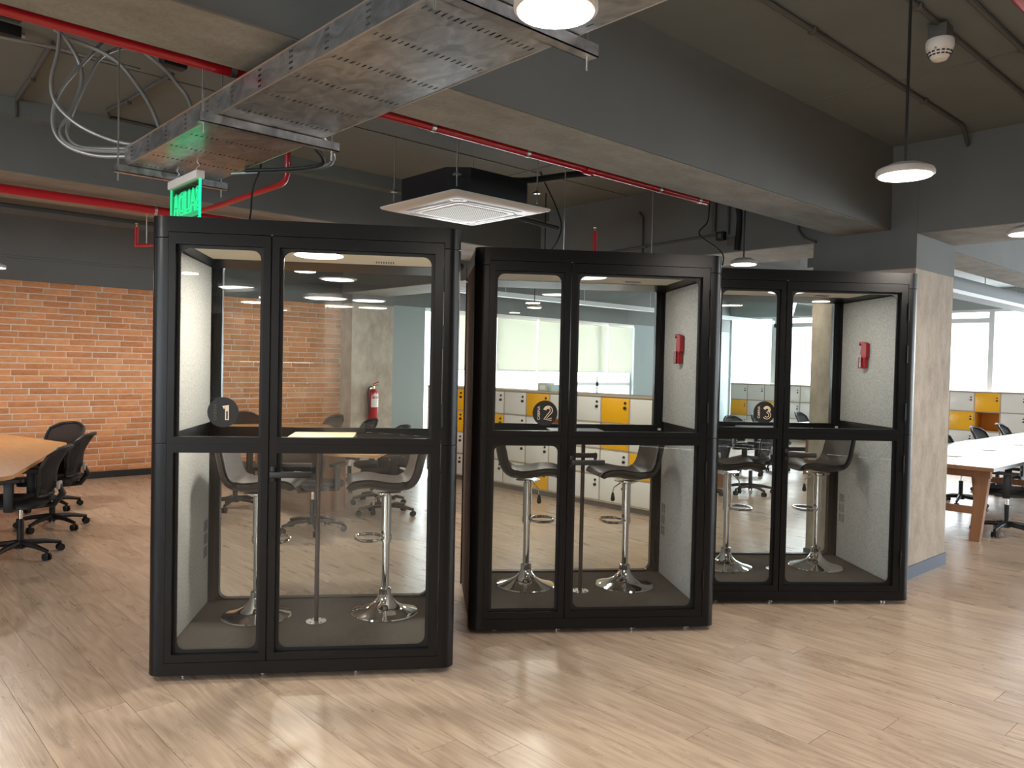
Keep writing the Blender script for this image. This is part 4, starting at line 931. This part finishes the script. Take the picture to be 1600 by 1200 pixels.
# ------------------------------------------------------------------ lockers
def lockers(name, label, x, ydiv, faces_neg_x, colours, z_div):
    """bank along Y with its doors facing -X at x"""
    t = thing(name, label, 'lockers', (x, ydiv[0], 0)); y0 = ydiv[0]; L_ = ydiv[-1]-y0
    MB().box(.03, .45, 0, L_, 0, z_div[0]-.01).build('plinth', kick_grey, t)
    c = MB()
    for y in ydiv: c.box(0, .45, y-y0-.009, y-y0+.009, z_div[0], z_div[-1])
    for z in z_div: c.box(0, .45, -.009, L_+.009, z-.009, z+.009)
    c.box(.43, .45, 0, L_, z_div[0], z_div[-1]); c.build('carcass', carcass, t)
    MB().box(-.01, .45, -.012, L_+.012, z_div[-1]+.002, z_div[-1]+.022).build('worktop', carcass, t)
    cache = {}
    kn = MB().cyl((-.012, 0, .075), (.0, 0, .075), .014, 12).cyl((-.02, 0, .02), (0, 0, .02), .017, 12).mesh('lock_and_knob', black_plastic)
    for i in range(len(ydiv)-1):
        for j in range(len(z_div)-1):
            ch = colours[len(z_div)-2-j][i % len(colours[0])]
            a, b, lo, hi = ydiv[i]+.011-y0, ydiv[i+1]-.011-y0, z_div[j]+.011, z_div[j+1]-.011
            if ch == 'O':
                MB().box(.40, .42, a, b, lo, hi).box(.0, .40, a, a+.008, lo, hi).box(.0, .40, b-.008, b, lo, hi).box(.0, .40, a, b, lo, lo+.008).build('open_niche', yellow_in, t, label='open yellow locker compartment'); continue
            m_ = {'W': white_door, 'Y': yellow_door, 'B': brown_door}[ch]
            kk = (round(b-a, 3), round(hi-lo, 3), ch)
            if kk not in cache: cache[kk] = MB().box(-.004, .014, 0, b-a, 0, hi-lo, .002).mesh('door', m_)
            d = link('door', cache[kk], t, loc=(0, a, lo))
            if ch == 'Y': d['label'] = 'yellow locker door'
            if ch == 'B': d['label'] = 'brown wood locker door'
            link('lock', kn, d, loc=(-.004, .05, (hi-lo)*.55))
    return t
yd = [5.03, 5.535, 5.956, 6.366, 6.777, 7.196, 7.622, 8.045, 8.47, 8.90, 9.33]
yd = [4.98] + [5.53+.4165*i for i in range(10)]
#        ->  low Y (right in view) ... high Y (left in view)
colr = ['WYWWYWWWYW',
        'WYWOWWYWYW',
        'YWWWWWWYWY',
        'WWWWYWWWWW']
lockers('locker_bank', 'white and yellow locker bank below the roller blinds, behind the middle cabin', 6.83, yd, True, colr, [.075, .372, .672, .975, 1.275])
yf = [1.2+.463*i for i in range(22)]
colf = ['WWWWWWWWYWWWWBWWWWWWWW', 'WWYWWWWWOYWWYWWWWWYWYW', 'WWWYWWWWWWWYWWWWWWWWWW']
lockers('locker_bank', 'farther white and yellow locker bank under the large bright windows', 17.5, yf, True, colf, [.10, .50, .89, 1.275])
# things standing on the near bank
t = thing('small_box', 'small grey box standing on the locker top behind the middle cabin', 'box', (7.0, 7.02, 1.298), R(15)); MB().box(-.09, .09, -.07, .07, 0, .10, .004).build('box_body', mat('pale_card', srgb(190, 196, 186), .7), t); MB().box(-.092, -.089, -.04, .04, .02, .07).build('box_label', white_plastic, t)
t = thing('small_box', 'small pale blue box beside the grey one on the locker top', 'box', (7.0, 6.80, 1.298), R(15)); MB().box(-.08, .08, -.06, .06, 0, .08, .004).build('box_body', mat('pale_blue_card', srgb(196, 220, 222), .7), t); MB().tube(smooth_path([(0, -.06, .06), (0, -.12, .07), (0, -.16, .03), (0, -.17, .004)], 5), .008, 8).build('cable', conduit, t)

# fire extinguisher on the corner column
fe = thing('fire_extinguisher', 'red fire extinguisher hanging on the concrete column beside the brick wall', 'fire extinguisher', (6.93, 10.91, .70))
MB().lathe([(0, 0), (.075, 0), (.082, .01), (.082, .40), (.075, .44), (.045, .475), (.025, .485), (0, .485)], 28).build('cylinder', red_paint, fe)
MB().lathe([(0, .485), (.024, .485), (.024, .53), (.014, .54), (0, .54)], 16).build('valve', brass, fe)
MB().tube([(0, 0, .53), (-.0, 0, .56), (.09, -.02, .60)], .009, 8).tube([(0, 0, .53), (.08, -.02, .55)], .007, 8).build('handle', red_paint, fe)
MB().tube(smooth_path([(-.02, 0, .52), (-.09, -.02, .50), (-.115, -.02, .40), (-.105, -.03, .2), (-.10, -.03, .08)], 6), .011, 8).build('hose', rubber_black, fe)
lp = MB(); N_ = 10
for z0, z1, am in ((.19, .33, 55), (.36, .41, 30)):
    ring = [(math.sin(R(-am+2*am*k/N_))*.0832, -math.cos(R(-am+2*am*k/N_))*.0832) for k in range(N_+1)]
    for a, b in zip(ring, ring[1:]): lp.bm.faces.new([lp.bm.verts.new(p) for p in ((a[0], a[1], z0), (b[0], b[1], z0), (b[0], b[1], z1), (a[0], a[1], z1))])
lp.build('paper_label', white_plastic, fe); MB().box(-.03, .03, .08, .088, .2, .5).build('wall_bracket', steel, fe)

# suspended duct run beyond the column
t = thing('metal_duct', 'long grey suspended trunking right of the column in front of the windows', 'duct')
MB().box(7.3, 17.9, 3.42, 3.75, 2.62, 2.80).build('duct_body', mat('grey_duct', srgb(98, 104, 106), .6), t); MB().box(7.3, 17.9, 3.40, 3.42, 2.60, 2.64).build('bottom_lip', frame_white, t)
for x in (10.6, 12.0, 13.4, 14.8): MB().cyl((x, 3.6, 2.8), (x, 3.6, ZC-.01), .006, 8).build('suspension_rod', steel, t)
t = thing('ceiling_track', 'pale cable trunking above the far windows', 'trunking'); MB().box(7.3, 17.9, 10.0, 10.12, 2.78, 2.86).build('track_body', frame_white, t)
for x in (9, 11.0, 13.0, 15.0): MB().cyl((x, 10.06, 2.86), (x, 10.06, ZC), .006, 8).build('suspension_rod', steel, t)

# ------------------------------------------------------------------ kitchenette behind the viewer, mirrored in the nearest cabin
oak = mat('slatted_oak_front', srgb(120, 84, 60), .5, noise=(3, .2, (1, 14, .6)))
t = thing('wall_cupboard', 'wooden wall cupboards of the kitchenette, mirrored in the nearest cabin', 'cupboard', (-6.98, -3.75, 1.60))
MB().box(0, .34, -2.45, 0, 0, .86).build('carcass', oak, t)
for k in range(4): MB().box(.34, .36, -2.44+k*.61, -1.84+k*.61, .005, .855, .003).build('door', oak, t)
t = thing('light_strip', 'thin lit strip under the kitchenette cupboards', 'light', (-6.70, -4.2, 1.565)); MB().box(-.015, .015, -2.0, 0, 0, .02).build('diffuser', emission('strip_glow', (1, .92, .8, 1), 6), t)
t = thing('kitchen_counter', 'pale kitchenette counter with wooden fronts, mirrored in the nearest cabin', 'counter', (-6.98, -3.75, 0))
MB().box(0, .6, -2.45, 0, .1, .86).build('carcass', oak, t); MB().box(0, .63, -2.47, .02, .86, .9, .004).build('worktop', white_door, t)
for k in range(4): MB().box(.6, .618, -2.44+k*.61, -1.84+k*.61, .11, .85, .003).build('door', oak, t)
t = thing('microwave_oven', 'black oven in the kitchenette, mirrored in the sidelight of the nearest cabin', 'oven', (-6.5, -4.05, 1.64)); MB().box(-.1, .02, -.32, .3, 0, .34, .01).build('oven_body', black_plastic, t)
MB().box(.02, .03, -.30, .14, .03, .31).build('oven_door', mat('oven_glass', srgb(10, 12, 14), .1), t); MB().box(.02, .032, .18, .27, .2, .24).build('display', sign_green, t)
for k in range(7):
    t = thing('glass_jar', ['tall', 'wide', 'second tall', 'short', 'third tall', 'second wide', 'slender'][k] + ' jar on the kitchenette counter, mirrored in the nearest cabin', 'jar', (-6.6, -4.1-k*.29, .9), group='jars on the kitchenette counter'); h = (.3, .22, .3, .18, .28, .22, .33)[k]
    MB().lathe([(0, 0), (.06, 0), (.065, .01), (.065, h-.03), (.045, h), (0, h)], 20).build('jar_body', table_wood if k % 3 == 1 else chrome, t); MB().lathe([(0, h), (.047, h), (.047, h+.03), (0, h+.03)], 20).build('lid', steel, t)
struct('trim_13', MB().box(-7, -6.6, -7.9, -6.45, 0, ZC), white_wall)
l = area('kitchen_wash', (-5.5, -6.6, 3.1), (-.5, 0, -1), 1.2, 2.4, 60, (1, .93, .84))
